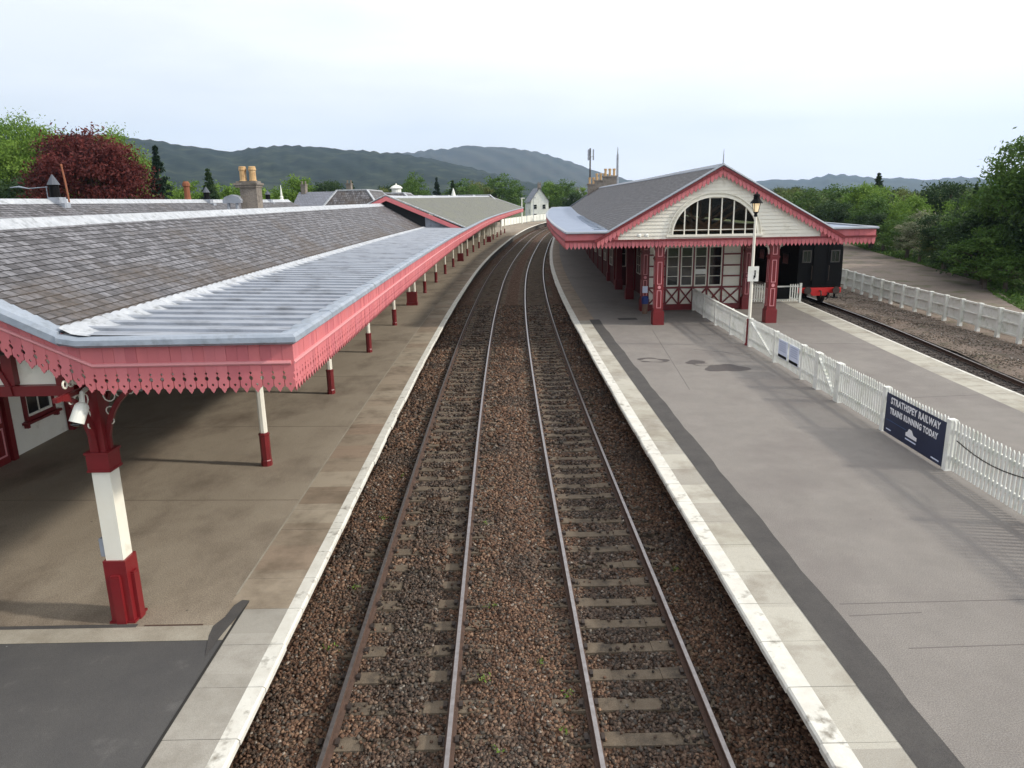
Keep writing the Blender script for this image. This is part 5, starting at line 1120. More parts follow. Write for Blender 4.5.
# ---------------------------------------------------------------- carriage on the siding
def carriage():
    t = thing('railway_carriage', 'black railway carriage end with red buffer beam standing under the island canopy', 'carriage', (18.75, 44.5, 0))
    cx, y0, y1, hw = 18.85, 44.5, 62.0, 1.33
    def sec(y, s=1.0, dz=0):
        p = [(-hw, .95), (-hw-.03, 1.6), (-hw, 3.3), (-hw+.04, 3.62)]+[((hw-.04)*-math.cos(a), 3.62+.62*math.sin(a)) for a in np.linspace(.15, math.pi-.15, 11)]+[(hw-.04, 3.62), (hw, 3.3), (hw+.03, 1.6), (hw, .95)]
        return [Vector((cx+a, y, b+dz)) for a, b in p]
    mb = MB(); A, B_ = sec(y0), sec(y1); n = len(A); mb.add(A+B_, [(i, (i+1) % n, n+(i+1) % n, n+i) for i in range(n)]+[tuple(range(n-1, -1, -1)), tuple(range(n, 2*n))]); mb.build('body', M['black'], t)
    mb = MB()
    for x in (-.42, .42): mb.box((cx+x, y0-.03, 2.4), (.05, .06, 2.7))
    mb.box((cx, y0-.02, 2.4), (.80, .05, 2.6)); mb.build('end_door', M['black'], t)
    mb = MB(); mb.box((cx, y0-.03, 1.12), (2.6, .05, .1)); mb.build('end_sill', M['black'], t)
    for x in (-.52, .52): mb = MB(); mb.tube([(cx+x, y0-.02, 1.5), (cx+x, y0-.08, 1.55), (cx+x, y0-.08, 2.35), (cx+x, y0-.02, 2.4)], .018, 6); mb.build('handrail', M['steel'], t)
    for x in (-.86, .86): window(t, 'window', (cx+x, y0-.01, 2.95), (1, 0, 0), .54, .74, (0, -1, 0), m_frame='coachtrim', nv=1, nh=0)
    for y in frange(y0+1.2, y1-2, 2.2): window(t, 'window', (cx-hw-.02, y+.9, 2.7), (0, 1, 0), 1.2, .75, (-1, 0, 0), m_frame='black', nv=0, nh=0)
    mb = MB(); mb.box((cx, y0-.12, .92), (2.62, .14, .30)); mb.prism([(-.55, 0), (.55, 0), (.42, -.18), (-.42, -.18)], (cx, y0-.19, .775), (1, 0, 0), (0, 0, 1), (0, .12, 0)); mb.build('buffer_beam', M['red'], t)
    for x in (-.86, .86):
        mb = MB(); mb.tube([(cx+x, y0-.19, .95), (cx+x, y0-.5, .95)], .09, 10); mb.tube([(cx+x, y0-.5, .95), (cx+x, y0-.56, .95)], .22, 14); mb.build('buffer', M['steel'], t)
    mb = MB(); mb.tube([(cx, y0-.2, .9), (cx, y0-.42, .88), (cx, y0-.45, .70), (cx, y0-.38, .45)], .04, 6); mb.tube([(cx+.5, y0-.2, .8), (cx+.52, y0-.3, .5), (cx+.4, y0-.25, .35)], .03, 6); mb.build('coupling', M['steel'], t)
    for yy in (y0+1.3, y0+3.9, y1-3.9, y1-1.3):
        for s in (-1, 1):
            mb = MB(); xx = cx+s*.75; mb.tube([(xx-.06, yy, .42), (xx+.06, yy, .42)], .44, 20); mb.tube([(xx-s*.08, yy, .42), (xx-s*.05, yy, .42)], .48, 20); mb.build('wheel', M['steel'], t)
    mb = MB(); mb.box((cx, (y0+y1)/2, .80), (2.0, y1-y0-.3, .2)); mb.box((cx-1.0, y0+2.6, .5), (.1, 3.6, .35)); mb.box((cx+1.0, y0+2.6, .5), (.1, 3.6, .35)); mb.box((cx+1.05, y0+.1, .45), (.35, .3, .06)); mb.box((cx+1.05, y0+.1, .68), (.05, .2, .5)); mb.build('underframe', M['black'], t)
carriage()

# ---------------------------------------------------------------- white boundary fence
def boundary_fence():
    t = thing('boundary_fence', 'long white boarded fence with many posts beyond the siding', 'fence', (fencex(25), 25, -.1))
    ys = frange(22.3, 90, 1.62); zf = lambda y: -.10+float(G(y))
    pm = MB(); pm.box((0, 0, .66), (.17, .17, 1.36)); pm.box((0, 0, 1.355), (.20, .20, .04)); po = pm.build('post', M['white']); pme = po.data; bpy.data.objects.remove(po)
    for y in ys:
        o = bpy.data.objects.new('post', pme); COL.objects.link(o); o.parent = t; o.location = Vector((fencex(y)-.08, y, zf(y)))-ORG[t.name]; o.rotation_euler = (random.uniform(-.01, .01), random.uniform(-.012, .012), 0)
    for i, (a, b) in enumerate(zip(ys[:-1], ys[1:])):
        mb = MB(); xa, xb_ = fencex(a), fencex(b); z = zf(a)
        k = 11
        for q in range(k):
            f = (q+.5)/k; y = a+(b-a)*f; x = xa+(xb_-xa)*f; mb.prism([(-.068, 0), (.068, 0), (.068, 1.04), (-.068, 1.04)], (x+.02+random.uniform(-.004, .004), y, z+.20+random.uniform(-.006, .006)), (0, 1, 0), (0, 0, 1), (.02, 0, 0))
        mb.build('boarding', M['white'], t)
        mb = MB()
        for zz, hh in ((1.30, .06), (.78, .05), (.27, .07)):
            mb.bar((xa-.02, a+.065, z+zz), (xb_-.02, b-.065, z+zz), .08 if zz > 1 else .05, hh)
        mb.build('rail', M['white'], t)
boundary_fence()

# far fence across the end of the left platform
t = thing('boundary_fence', 'white boarded fence at the far end of the left platform, above the curve', 'fence', (0, 165, PZ))
mb = MB(); g = 1.0; Lf = []
pts = [(-1.5, 150), (1.6, 163), (5, 176), (9.5, 190), (16, 205), (24, 218)]
for (xa, y_a), (xb_, y_b) in zip(pts[:-1], pts[1:]):
    k = 5
    za, zb_ = float(G(y_a))+PZ, float(G(y_b))+PZ
    mb.prism([(0, .12), (1, .12+zb_-za), (1, 1.5+zb_-za), (0, 1.5)], (xa, y_a, za), (xb_-xa, y_b-y_a, 0), (0, 0, 1), (0, .05, 0))
    for q in range(k): f = q/k; mb.box((xa+(xb_-xa)*f, y_a+(y_b-y_a)*f-.05, za+(zb_-za)*f+.78), (.14, .14, 1.6))
mb.build('boarding', M['white'], t)
def pole(x, y, h, label, arms=0, m='white', r=.06):
    t = thing('station_mast', label, 'post', (x, y, PZ+float(G(y)))); z0 = PZ+float(G(y))-.9
    mb = MB(); mb.tube([(x, y, z0), (x, y, z0+h+.9)], [r, r*.7], 7); mb.build('pole', M[m], t)
    if arms:
        mb = MB(); mb.box((x+.25, y, z0+h+.8), (.9 if arms == 2 else .5, .15, .18)); mb.build('head', M[m], t)
pole(2.9, 166, 5.6, 'thick pale post with a flat head in front of the far white gabled house', 2, r=.16)
pole(4.0, 168, 5.0, 'thin grey post just right of the thick pale post at the platform end', 0, 'lead2')
pole(5.8, 174, 5.6, 'thin dark post between two pale ones above the far white fence', 1, 'lead2')
pole(7.2, 178, 6.0, 'slim white post above the far white fence, left of the island roof', 0)
def comms(x, y, z1, label, r, tri):
    t = thing('aerial_mast', label, 'mast', (x, y, 0)); mb = MB(); mb.tube([(x, y, 0), (x, y, z1)], [r*1.3, r], 8); mb.build('pole', M['steel' if tri else 'lead'], t)
    mb = MB()
    if tri:
        for a in range(3): c, s = math.cos(a*2.09), math.sin(a*2.09); mb.box((x+.5*c, y+.5*s, z1-1.0), (.2, .2, 1.6)); mb.bar((x, y, z1-1.3), (x+.5*c, y+.5*s, z1-1.3), .06, .06)
    else: mb.tube([(x, y, z1), (x, y, z1+1.0)], [.09, .05], 6)
    mb.build('antenna', M['lead'], t)
comms(13.0, 120, 14.6, 'tall dark aerial mast with a ring of antennas left of the island chimneys', .11, True)
comms(15.9, 110, 13.0, 'pale slim mast right of the island chimneys', .16, False)

# ---------------------------------------------------------------- houses far away
def house(name, label, x, y, w, d, h, rh, rz, wm, rm, chim=1, group='houses of the town beyond the line'):
    t = thing(name, label, 'house', (x, y, 0), group); z0 = float(G(y))-.4
    Mz = Matrix.Rotation(rz, 3, 'Z'); o = Vector((x, y, z0))
    def q(a, b, c): return o+Mz @ Vector((a, b, c))
    mb = MB(); mb.box(o+Vector((0, 0, h/2)), (w, d, h), rz=rz)
    for s in (-1, 1): mb.add([q(-w/2, s*d/2, h), q(w/2, s*d/2, h), q(0, s*d/2, h+rh)], [(0, 1, 2)])
    mb.build('wall', M[wm], t)
    mb = MB(); e = .35
    for s in (-1, 1):
        a, b, c, d_ = q(s*(w/2+e), -d/2-e, h-e*rh/(w/2)), q(s*(w/2+e), d/2+e, h-e*rh/(w/2)), q(0, d/2+e, h+rh), q(0, -d/2-e, h+rh)
        mb.quad(a, b, c, d_, 0, uv=[(0, 0), (d, 0), (d, w/2), (0, w/2)]); mb.quad(*[v+Vector((0, 0, .12)) for v in (a, b, c, d_)], 0, uv=[(0, 0), (d, 0), (d, w/2), (0, w/2)])
    rf = mb.build('roof', M[rm], t)
    for k in range(chim):
        mb = MB(); c = q(0, (-1 if k == 0 else 1)*(d/2-.5), h+rh+.3); mb.box(c, (.9, .7, 1.6), rz=rz); mb.box(c+Vector((0, 0, .85)), (1.05, .85, .14), rz=rz)
        for s in (-.25, .25): mb.lathe(c+Vector((s, 0, .9)), [(.13, 0), (.11, .5)], 6)
        mb.build('chimney', M['stonew'], rf)
    for a in (-w/4, w/4):
        for zz in ((h*.3, h*.72) if h > 4 else (h*.5,)):
            c = q(a, -d/2-.02, zz); window(t, 'window', c, Mz @ Vector((1, 0, 0)), .95, 1.3, Mz @ Vector((0, -1, 0)), m_frame='white', nv=0, nh=1)
    for b in (-d/4, d/4):
        c = q(w/2+.02, b, h*.5); window(t, 'window', c, Mz @ Vector((0, 1, 0)), .95, 1.3, Mz @ Vector((1, 0, 0)), m_frame='white', nv=0, nh=1)
        c = q(-w/2-.02, b, h*.5); window(t, 'window', c, Mz @ Vector((0, -1, 0)), .95, 1.3, Mz @ Vector((-1, 0, 0)), m_frame='white', nv=0, nh=1)
    return t
M['slate_h'] = slatemat('slate_house', (.16, .17, .20), (.20, .21, .25), (.15, .15, .16), .4, .3, .7)
house('gabled_house', 'white gabled house with blue grey roof between the two tall green trees', 8.0, 215, 5.0, 11, 5.9, 3.4, .12, 'white', 'slate_h', 1)
house('white_house', 'white house half hidden below the mountain, left of the aerial mast', 21.5, 262, 7, 9, 5.4, 2.6, .5, 'white', 'slate_h', 1)
house('white_house', 'pale house stepping down behind the first white one near the mast', 27, 285, 8, 9, 6.2, 2.8, -.3, 'white', 'slate_h', 2)
house('cream_house', 'cream house low between trees left of the island station roof', 16.8, 275, 7, 8, 4.8, 2.6, 1.2, 'cream', 'slate_h', 1)
house('stone_house', 'old stone house with stepped chimneys behind the long slate ridge', -27.0, 112, 6.5, 8, 6.1, 2.2, 1.45, 'stonew', 'slate_h', 2)
for k, (x, y) in enumerate(((-60, 290), (-38, 310), (-22, 260), (-90, 260))):
    house('town_house', ('far grey roofed house beyond the copper beech', 'far grey roofed house in the trees above the hipped roof', 'far house low behind the white cupola', 'far house at the foot of the forested hill')[k], x, y, 9, 10, 5, 3, k*.7, ('white', 'stonew', 'cream', 'stonew')[k], 'slate_h', 1)

# ================================================================ trees
def leaf_quads(cen, size, tint, name, m, tri=True, elong=1.5, updown=0.0):
    n = len(cen); a = RNG.normal(size=(n, 3)); a /= np.linalg.norm(a, axis=1)[:, None]; b = np.cross(a, RNG.normal(size=(n, 3))); b /= np.linalg.norm(b, axis=1)[:, None]
    if updown: a[:, 2] *= (1-updown); a /= np.linalg.norm(a, axis=1)[:, None]
    s = size[:, None]; V = np.stack([cen-a*s*elong, cen+b*s*.62, cen+a*s*elong, cen-b*s*.62], 1).reshape(-1, 3)
    me = bpy.data.meshes.new(name); me.vertices.add(n*4); me.vertices.foreach_set('co', V.ravel())
    me.loops.add(n*4); me.loops.foreach_set('vertex_index', np.arange(n*4, dtype=np.int32)); me.polygons.add(n)
    me.polygons.foreach_set('loop_start', (np.arange(n)*4).astype(np.int32)); me.polygons.foreach_set('loop_total', np.full(n, 4, np.int32))
    me.materials.append(m); me.update(calc_edges=True)
    at = me.attributes.new('tint', 'FLOAT', 'POINT'); at.data.foreach_set('value', np.repeat(tint, 4)); return me
def crown_points(kind, r, h, zb, nclu, per, seed):
    """returns leaf centres, cluster centres, tints for a crown of radius r from zb to zb+h"""
    g = np.random.default_rng(seed); C = []; Rr = []
    if kind == 'cone':
        for i in range(nclu):
            t = g.uniform(0, 1)**1.35; z = zb+h*.985*t; rr = r*(1-t)**1.05*(.45+.55*g.uniform())+.01; a = g.uniform(0, 6.283)
            C.append((rr*math.cos(a), rr*math.sin(a), z-rr*.18)); Rr.append((.03+.22*(1-t))*r+.03)
    else:
        ph = g.uniform(0, 6.28, 6)
        for i in range(nclu):
            v = g.normal(size=3); v /= np.linalg.norm(v)
            if v[2] < -.55: v[2] *= -.5
            rad = g.uniform(.45, 1.0)**.5; a = math.atan2(v[1], v[0]); lump = 1+.16*math.sin(2*a+ph[0]+2*v[2])+.12*math.sin(3*a+ph[1]-3*v[2])+.10*math.sin(5*a+ph[2]+4*v[2])
            C.append((v[0]*r*rad*lump*.86, v[1]*r*rad*lump*.86, zb+h*.46+v[2]*h*.46*rad*(lump*.5+.5))); Rr.append(r*g.uniform(.13, .27))
    C = np.array(C); Rr = np.array(Rr); n = len(C)*per; idx = np.repeat(np.arange(len(C)), per)
    d = g.normal(size=(n, 3))*.52; d[:, 2] *= .62; P_ = C[idx]+d*Rr[idx][:, None]
    tint = np.clip(g.uniform(0, 1, len(C))[idx]*.65+g.uniform(0, .35, n), 0, 1)
    return P_, C, tint
def tree_proto(kind, r, H, zb, nclu, per, leaf, m, seed, trunk_r=.25, name='tree'):
    g = random.Random(seed)
    pts, C, tint = crown_points(kind, r, H-zb, zb, nclu, per, seed)
    size = np.random.default_rng(seed).uniform(.6, 1.25, len(pts))*leaf
    cm = leaf_quads(pts, size, tint, 'crown', m)
    mb = MB(); mb.tube([(0, 0, -.6), (0, 0, 0), (g.uniform(-.1, .1), g.uniform(-.1, .1), H*.35), (g.uniform(-.25, .25)*(kind != 'cone'), g.uniform(-.2, .2)*(kind != 'cone'), H*(.94 if kind == 'cone' else .72))], [trunk_r*1.5, trunk_r*1.15, trunk_r*.8, trunk_r*.15], 8)
    if kind != 'cone':
        for k in range(min(16, len(C))):
            c = C[g.randrange(len(C))]; z0 = g.uniform(.22, .55)*H; p0 = Vector((0, 0, min(z0, max(.5, c[2]-.3)))); p1 = Vector(c); mid = p0.lerp(p1, .5)+Vector((0, 0, .1*H*g.uniform(-.3, .6)))
            mb.tube([p0, mid, p1], [trunk_r*.5, trunk_r*.28, trunk_r*.06], 5)
    tm = mb.build('trunk', M['bark']).data; bpy.data.objects.remove(bpy.data.objects[-1]) if False else None
    for o in [o for o in COL.objects if o.name.startswith('trunk') and o.parent is None]: bpy.data.objects.remove(o)
    return tm, cm, H
def plant(proto, name, label, x, y, H, rz=None, group=None, z=None, cat='tree', wide=1.0):
    tm, cm, H0 = proto; zg = (-.3+float(G(y))) if z is None else z
    t = thing(name, label, cat, (x, y, zg), group); s = H/H0; t.scale = (s*wide, s*wide, s); t.rotation_euler = (0, 0, random.uniform(0, 6.28) if rz is None else rz)
    for nm, me in (('trunk', tm), ('crown', cm)):
        o = bpy.data.objects.new(nm, me); COL.objects.link(o); o.parent = t
    return t
lf_bright = leafmat('leaves_bright', (.085, .170, .022), (.190, .290, .050))
lf_mid = leafmat('leaves_mid', (.048, .105, .020), (.120, .200, .045))
lf_dark = leafmat('leaves_dark', (.020, .044, .016), (.055, .095, .032))
lf_pine = leafmat('needles', (.008, .022, .014), (.024, .048, .026))
lf_cop = leafmat('leaves_copper', (.045, .010, .010), (.16, .035, .030))
lf_olive = leafmat('leaves_olive', (.085, .115, .030), (.165, .185, .060))
lf_blos = leafmat('leaves_blossom', (.045, .085, .022), (.36, .36, .24))
p_big = tree_proto('round', 4.6, 10, 1.6, 150, 110, .105, lf_mid, 101, .30)
p_bigd = tree_proto('round', 4.8, 10, 1.0, 150, 95, .115, lf_dark, 102, .30)
p_bright = tree_proto('round', 4.0, 10, 1.2, 120, 80, .13, lf_bright, 103, .25)
p_bright2 = tree_proto('round', 3.4, 10, 1.5, 100, 70, .13, lf_bright, 113, .22)
p_mid = tree_proto('round', 4.0, 10, .9, 120, 80, .13, lf_mid, 104, .25)
p_mid2 = tree_proto('round', 3.3, 10, .9, 100, 75, .13, lf_mid, 114, .2)
p_dark = tree_proto('round', 4.2, 10, .6, 130, 80, .13, lf_dark, 105, .25)
p_olive = tree_proto('round', 3.8, 10, .9, 110, 75, .13, lf_olive, 106, .25)
p_blos = tree_proto('round', 3.6, 10, .5, 110, 75, .12, lf_blos, 107, .2)
p_cop = tree_proto('round', 5.2, 12, 3.2, 230, 170, .105, lf_cop, 108, .4)
p_tall = tree_proto('round', 6.4, 17, 3.5, 230, 150, .12, lf_bright, 121, .35)
p_tall2 = tree_proto('round', 6.2, 17, 3.0, 220, 150, .12, lf_mid, 122, .35)
p_con = tree_proto('cone', 2.7, 12, .6, 260, 42, .12, lf_pine, 109, .18)
p_con2 = tree_proto('cone', 3.2, 12, .4, 280, 42, .13, lf_dark, 110, .18)

# left side, behind the station
plant(p_cop, 'copper_beech', 'great copper beech with dark red crown behind the rear slate roof', -41.6, 75, 14.7, group=None, wide=.96)
plant(p_tall, 'leafy_tree', 'tall bright green tree just left of the copper beech', -54.5, 88, 17.3, group='green trees left of the copper beech', wide=.95)
plant(p_tall2, 'leafy_tree', 'green tree at the left edge of the view beyond the copper beech', -63, 92, 18.4, group='green trees left of the copper beech', wide=.9)
plant(p_tall, 'leafy_tree', 'green tree rising behind the left shoulder of the copper beech', -51, 98, 16.8, group='green trees left of the copper beech')
plant(p_dark, 'leafy_tree', 'dark bushy tree low in front of the bright green one at the left edge', -54.5, 80, 11.4, group='green trees left of the copper beech', wide=1.2)
plant(p_con, 'conifer_tree', 'dark pointed conifer just right of the copper beech', -36.9, 80, 13.0)
plant(p_bright2, 'leafy_tree', 'small light green tree low between copper beech and conifer', -38.2, 78, 8.2, group=None)
row = [(p_bright, 'light green tree right of the pointed conifer', -52, 118, 10.0, 1.3), (p_mid, 'rounded green tree left of the rust red pot', -56, 120, 10.6, 1.2), (p_bright2, 'green tree behind the rust red pot', -48.5, 118, 10.4, 1.3),
    (p_con2, 'dark conifer left of the stone chimney', -43.6, 110, 12.0, 1.1), (p_bright, 'wide light green tree behind the stone chimney', -43, 118, 10.2, 1.3), (p_bright2, 'light green tree right of the stone chimney', -38.6, 112, 9.6, 1.2),
    (p_bright, 'bright round tree left of the old stone house', -36.2, 130, 12.0, .9), (p_bright2, 'low bright tree in front of the round one', -30.2, 96, 8.7, 1.1), (p_dark, 'dark tree just behind the old stone house', -31.2, 131, 11.4, .9),
    (p_con2, 'small dark conifer left of the hipped roof', -26.6, 128, 10.2, 1.1), (p_olive, 'olive green tree above the hipped roof', -25.2, 150, 9.8, 1.2), (p_dark, 'dark low tree above the white cupola', -24.4, 160, 11.2, 1.0),
    (p_mid, 'round green tree standing above the far pink gable', -18.6, 150, 12.1, .8), (p_con, 'dark spruce right of the round tree over the far ridge', -15.2, 160, 11.4, 1.0), (p_con2, 'second dark spruce over the far ridge', -12.2, 165, 10.9, 1.1),
    (p_mid, 'green tree behind the small white spire', -10.8, 170, 11.2, 1.1), (p_olive, 'olive tree left of the tall tree at the end of the canopy', -8.0, 178, 11.4, 1.1), (p_con, 'thin spruce behind the low slate roofs', -5.0, 215, 12.6, .9)]
for pr, lb, x, y, H, wd in row: plant(pr, 'leafy_tree' if pr not in (p_con, p_con2) else 'conifer_tree', lb, x, y, H, wide=wd, group='trees behind the long canopy')
plant(p_mid, 'leafy_tree', 'tall spreading green tree at the end of the left platform', -2.4, 188, 12.6, wide=1.25, group='trees behind the long canopy')
plant(p_olive, 'leafy_tree', 'lower olive tree left of the tall one at the platform end', -7.0, 192, 11.0, wide=1.2, group='trees behind the long canopy')
plant(p_bright, 'leafy_tree', 'green tree right of the white gabled house, over the island lead roof', 12.4, 225, 12.2, wide=1.05, group='trees behind the island roof')
plant(p_mid, 'leafy_tree', 'second green tree right of the white gabled house', 17.2, 225, 11.8, wide=1.1, group='trees behind the island roof')
plant(p_dark, 'leafy_tree', 'dark low tree beneath the aerial mast', 14.4, 160, 8.6, wide=.9, group='trees behind the island roof')
plant(p_bright2, 'leafy_tree', 'light tree left of the island chimneys', 19.0, 175, 9.4, wide=1.0, group='trees behind the island roof')

# right side: the belt beyond the path
plant(p_big, 'leafy_tree', 'tall loose green tree at the right edge, highest of the belt beyond the path', 36.4, 50.5, 11.4, rz=.4, wide=.95)
plant(p_bigd, 'leafy_tree', 'dark dense tree at the right edge just before the tall loose one', 36.6, 48.0, 10.4, rz=1.2, wide=.85)
belt = [(p_dark, 'dark broad tree left of the tall one at the right edge', 36.4, 55.5, 6.6, 1.35), (p_mid, 'mid green bush like tree below the tall one at the right edge', 33.6, 51.5, 4.6, 1.3),
    (p_mid, 'green tree low behind the verge, third from the right edge', 38.4, 60, 6.0, 1.3), (p_dark, 'dark tree with its crown down to the path verge', 38.2, 64.5, 5.7, 1.2),
    (p_blos, 'tree with pale blossom among dark ones beyond the path', 40.2, 72, 5.3, 1.3), (p_blos, 'second pale blossoming bush tree, nearer the verge', 40.0, 67.5, 4.2, 1.2),
    (p_bright, 'light green birch beyond the path, left of the blossom', 44.2, 82, 7.0, 1.0), (p_dark, 'very dark round tree rising over the belt right of centre', 50.4, 86, 8.8, 1.0),
    (p_con2, 'dark pointed tree right of the very dark round one', 48.6, 78, 7.7, .9), (p_bright2, 'bright green tree in front of the dark round one', 45.6, 76, 5.9, 1.2),
    (p_mid, 'green tree beside the end of the carriage, near the path', 45.2, 92, 6.6, 1.3), (p_bright, 'vivid light green tree above the right end of the island roof', 49.0, 103, 8.6, 1.1),
    (p_bright, 'vivid light green tree second from the island roof', 55.0, 112, 8.4, 1.2), (p_con2, 'tall dark green cone behind the vivid light trees', 60.0, 122, 9.9, 1.3),
    (p_mid, 'mid green tree against the distant blue hills', 58.0, 132, 8.2, 1.3), (p_olive, 'olive tree in the belt behind the vivid ones', 62, 118, 7.6, 1.3),
    (p_dark, 'dark low tree near the far end of the path', 43.6, 86, 5.0, 1.4), (p_dark, 'dark tree right beside the island canopy edge', 42.4, 97, 6.4, 1.2),
    (p_mid, 'green tree half behind the island canopy edge', 47, 118, 7.6, 1.3), (p_olive, 'olive tree half behind the right gable slope', 52, 140, 8.4, 1.4),
    (p_dark, 'dark tree behind the right gable slope', 57, 152, 8.9, 1.3), (p_mid, 'green tree over the right gable slope', 48, 160, 8.8, 1.4),
    (p_olive, 'olive brown tree above the dark belt near the right edge', 55, 92, 6.8, 1.3), (p_mid, 'mid green tree behind the dark pointed one', 60, 96, 7.3, 1.3),
    (p_mid, 'green tree between the dark round one and the pointed one', 47.4, 70, 5.5, 1.3), (p_dark, 'dark bush tree filling the gap behind the blossom', 44.0, 68, 5.2, 1.4),
    (p_bigd, 'dark tree filling behind the tall one at the right edge', 43.0, 58, 7.6, 1.1), (p_mid, 'green tree behind the dark broad one near the right edge', 45, 64, 6.4, 1.3),
    (p_dark, 'dark tree outermost at the right edge of the belt', 40.5, 52, 8.2, 1.2), (p_dark, 'dark thicket tree at the foot of the tall one at the right edge', 35.0, 54.0, 4.6, 1.7), (p_dark, 'dark thicket tree below the broad dark one, close to the path', 37.2, 59.5, 4.4, 1.6), (p_mid, 'low green thicket tree left of the blossom by the path', 41.6, 77, 4.6, 1.6), (p_dark, 'low dark thicket tree far along the path verge', 44.0, 90, 4.8, 1.7), (p_olive, 'olive thicket tree between the dark ones close to the path', 39.2, 65.8, 4.2, 1.6), (p_mid, 'mid green thicket tree near the right edge, under the dark crown', 34.2, 50.2, 3.4, 1.7), (p_olive, 'olive tree deep in the belt behind the dark broad one', 50, 72, 6.3, 1.3)]
for pr, lb, x, y, H, wd in belt: plant(pr, 'leafy_tree' if pr is not p_con2 else 'conifer_tree', lb, x, y, H, wide=wd, group='trees of the belt beyond the path')
# verge: tufts and low scrub, beyond counting
def verge():
    n = 26000; y = RNG.uniform(24, 110, n)**1.0; x = np.array([pfar(a) for a in y])+RNG.normal(0, 1, n)**2*.9-.5
    k = RNG.uniform(0, 1, n); hgt = RNG.uniform(.0, 1, n)**2*(.25+.6*np.clip((x-np.array([pfar(a) for a in y]))/3, 0, 1.5))
    cen = np.stack([x, y, -.32+G(y)+hgt], 1); me = leaf_quads(cen, RNG.uniform(.06, .15, n), RNG.uniform(0, 1, n), 'verge_scrub', lf_mid)
    o = bpy.data.objects.new('verge_scrub', me); COL.objects.link(o); struct(o, 'stuff')
verge()
# weeds in the ballast
def weeds():
    pts = []
    for (u, y) in ((-2.85, 11.6), (-2.8, 14.5), (-.45, 10.9), (-.5, 9.0), (.3, 9.3), (.55, 7.9), (.62, 8.6), (-.62, 14.2), (-2.9, 9.8), (-2.7, 17.0), (2.9, 12), (-.35, 7.6)):
        for k in range(14): pts.append((float(ax(y))+u+random.gauss(0, .05), y+random.gauss(0, .05), -.14+random.uniform(0, .06)))
    me = leaf_quads(np.array(pts), RNG.uniform(.012, .022, len(pts)), RNG.uniform(0, 1, len(pts)), 'weeds', lf_bright); o = bpy.data.objects.new('weeds', me); COL.objects.link(o); struct(o, 'stuff')
weeds()

# far wood as one mass
def woodland():
    g = np.random.default_rng(77); Cn = []; Sz = []; Tn = []
    def region(n, az0, az1, d0, d1, h0, h1, excl=None):
        for i in range(n):
            az = math.radians(g.uniform(az0, az1)); d = (g.uniform(d0**.5, d1**.5))**2; x, y = d*math.sin(az), d*math.cos(az); h = g.uniform(h0, h1); r = h*g.uniform(.26, .42)
            if excl and excl(x, y): continue
            k = 420 if d < 350 else 160; v = g.normal(size=(k, 3)); v /= np.linalg.norm(v, axis=1)[:, None]; cone = g.uniform() < .3
            zc = -.4+float(G(min(y, 330)))+h*.55; pp = v*np.array([r, r, h*.47])*g.uniform(.7, 1.08, (k, 1))
            if cone: f = (pp[:, 2]+h*.47)/(h*.94); pp[:, :2] *= (1.15-f)[:, None]
            Cn.append(pp+np.array([x, y, zc])); Sz.append(g.uniform(.5, 1.0, k)*(.30 if d < 350 else .62)); base = g.uniform(0, 1); Tn.append(np.clip(base*.7+g.uniform(0, .35, k)-(.3 if cone else 0), 0, 1))
    region(430, 19, 46, 118, 330, 5.2, 7.4); region(520, 16, 44, 330, 1000, 6.5, 9.5)
    region(360, -42, 4.5, 235, 520, 6.5, 9, lambda x, y: -2 < x < 60 and y < 300); region(380, -42, 12, 520, 1300, 7, 12); region(60, 5.5, 9, 300, 600, 7, 10)
    me = leaf_quads(np.concatenate(Cn), np.concatenate(Sz), np.concatenate(Tn), 'woodland', leafmat('leaves_far', (.034, .062, .022), (.135, .185, .055)), elong=1.1)
    o = bpy.data.objects.new('woodland', me); COL.objects.link(o); struct(o, 'stuff')
woodland()

# ---------------------------------------------------------------- hills
def hillmat(name, c1, c2, c3, sc):
    m = mat(name, c1, .95, var=c2, scale=sc, detail=9, dirt=c3, dscale=sc*.35, dmin=.5, dmax=.66, spec=.05, stretch=(1, 1, 2.5)); return m
def hill(name, prof, D, D0, m, seed, rough=.02):
    g = np.random.default_rng(seed); az = np.arange(prof[0][0], prof[-1][0]+.01, .25); el = np.interp(az, [p[0] for p in prof], [p[1] for p in prof])
    el = el+.035*np.sin(az*7.1+seed)+.025*np.sin(az*17.3)+g.normal(0, .012, len(az))
    ts = np.linspace(0, 1, 26); mb = MB(); vs = []
    for i, a in enumerate(az):
        H = D*math.tan(math.radians(max(el[i], -.3)))+6.4
        for j, t in enumerate(ts):
            d = D0+(D-D0)*t; s = t*t*(3-2*t); s = .35*t+.65*s
            r = H*s*(1+rough*math.sin(a*3.1+j*1.3)*math.sin(j*.9+a)*(1-t))
            d2 = d*(1+.012*math.sin(a*2.3+j)); vs.append((d2*math.sin(math.radians(a)), d2*math.cos(math.radians(a)), r-1.0 if j else -3))
        vs.append(((D*1.25)*math.sin(math.radians(a)), (D*1.25)*math.cos(math.radians(a)), H*.5)); vs.append(((D*1.5)*math.sin(math.radians(a)), (D*1.5)*math.cos(math.radians(a)), -3))
    k = len(ts)+2; mb.add(vs, [(i*k+j, i*k+j+1, (i+1)*k+j+1, (i+1)*k+j) for i in range(len(az)-1) for j in range(k-1)]); o = mb.build(name, m, smooth=True); struct(o)
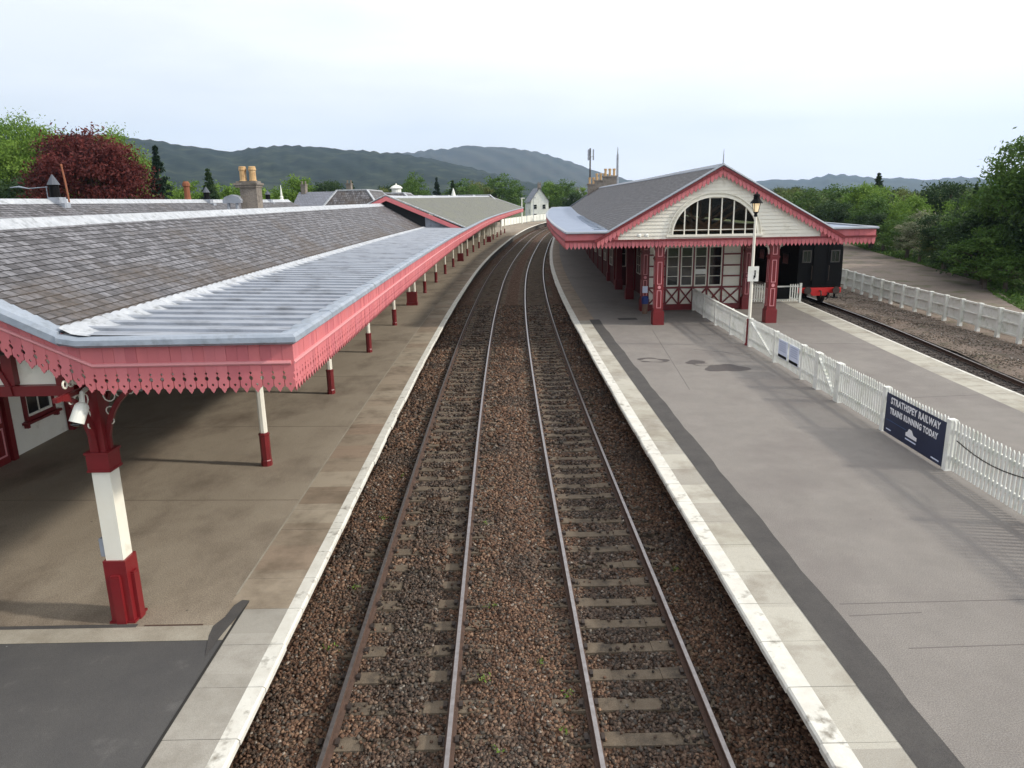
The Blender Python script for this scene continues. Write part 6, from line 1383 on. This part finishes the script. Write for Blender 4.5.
H1 = [(-60, 3.0), (-45, 4.2), (-33.5, 4.39), (-30.2, 4.78), (-26.5, 4.75), (-24.4, 4.47), (-21.9, 4.11), (-19.7, 3.86), (-18.0, 4.21), (-15.2, 4.29), (-12.4, 4.05), (-8.0, 3.72), (-5.84, 3.35), (-2.9, 2.7), (.9, 1.7), (5, .8), (9, .1), (12, -.3)]
H2 = [(-16, 2.5), (-12.4, 3.7), (-8.0, 3.78), (-5.82, 3.95), (-2.82, 4.24), (.92, 3.96), (2.8, 3.55), (3.92, 3.24), (5.8, 2.55), (6.9, 2.17), (9.2, 1.54), (12.9, .74), (18, .2), (22, -.2)]
H3 = [(14, .3), (18.1, 1.2), (19.5, 1.35), (21.2, 1.25), (22.1, 1.35), (23.1, 1.6), (24.4, 1.48), (26.3, 1.2), (27.5, 1.22), (29.2, 1.0), (30.9, 1.17), (32.3, 1.0), (34.4, .9), (45, .7), (60, .3)]
hill('forest_hill', H1, 2300, 900, hillmat('hill_forest', (.006, .011, .009), (.022, .032, .020), (.044, .054, .032), .045), 3)
hill('mountain', H2, 4600, 2600, hillmat('mountain_heath', (.040, .048, .034), (.062, .058, .042), (.028, .036, .024), .014), 5)
hill('blue_hills', H3, 5600, 3200, hillmat('far_heath', (.034, .044, .030), (.055, .062, .040), (.03, .04, .03), .006), 8)

# ---------------------------------------------------------------- haze
mb = MB(); mb.box((0, 2600, 448), (17000, 13200, 904)); hz = mb.build('haze', [])
hz.data.materials.clear(); hm = bpy.data.materials.new('haze'); hm.use_nodes = True; ht = hm.node_tree; ht.nodes.clear()
ho = ht.nodes.new('ShaderNodeOutputMaterial'); hv = ht.nodes.new('ShaderNodeVolumePrincipled'); hv.inputs['Color'].default_value = (.50, .70, 1.0, 1); hv.inputs['Density'].default_value = 1.05e-4; hv.inputs['Anisotropy'].default_value = .2
ht.links.new(hv.outputs[0], ho.inputs['Volume']); hz.data.materials.append(hm); hz.location = (0, 0, 0); struct(hz, 'stuff')
hm.cycles.homogeneous_volume = True
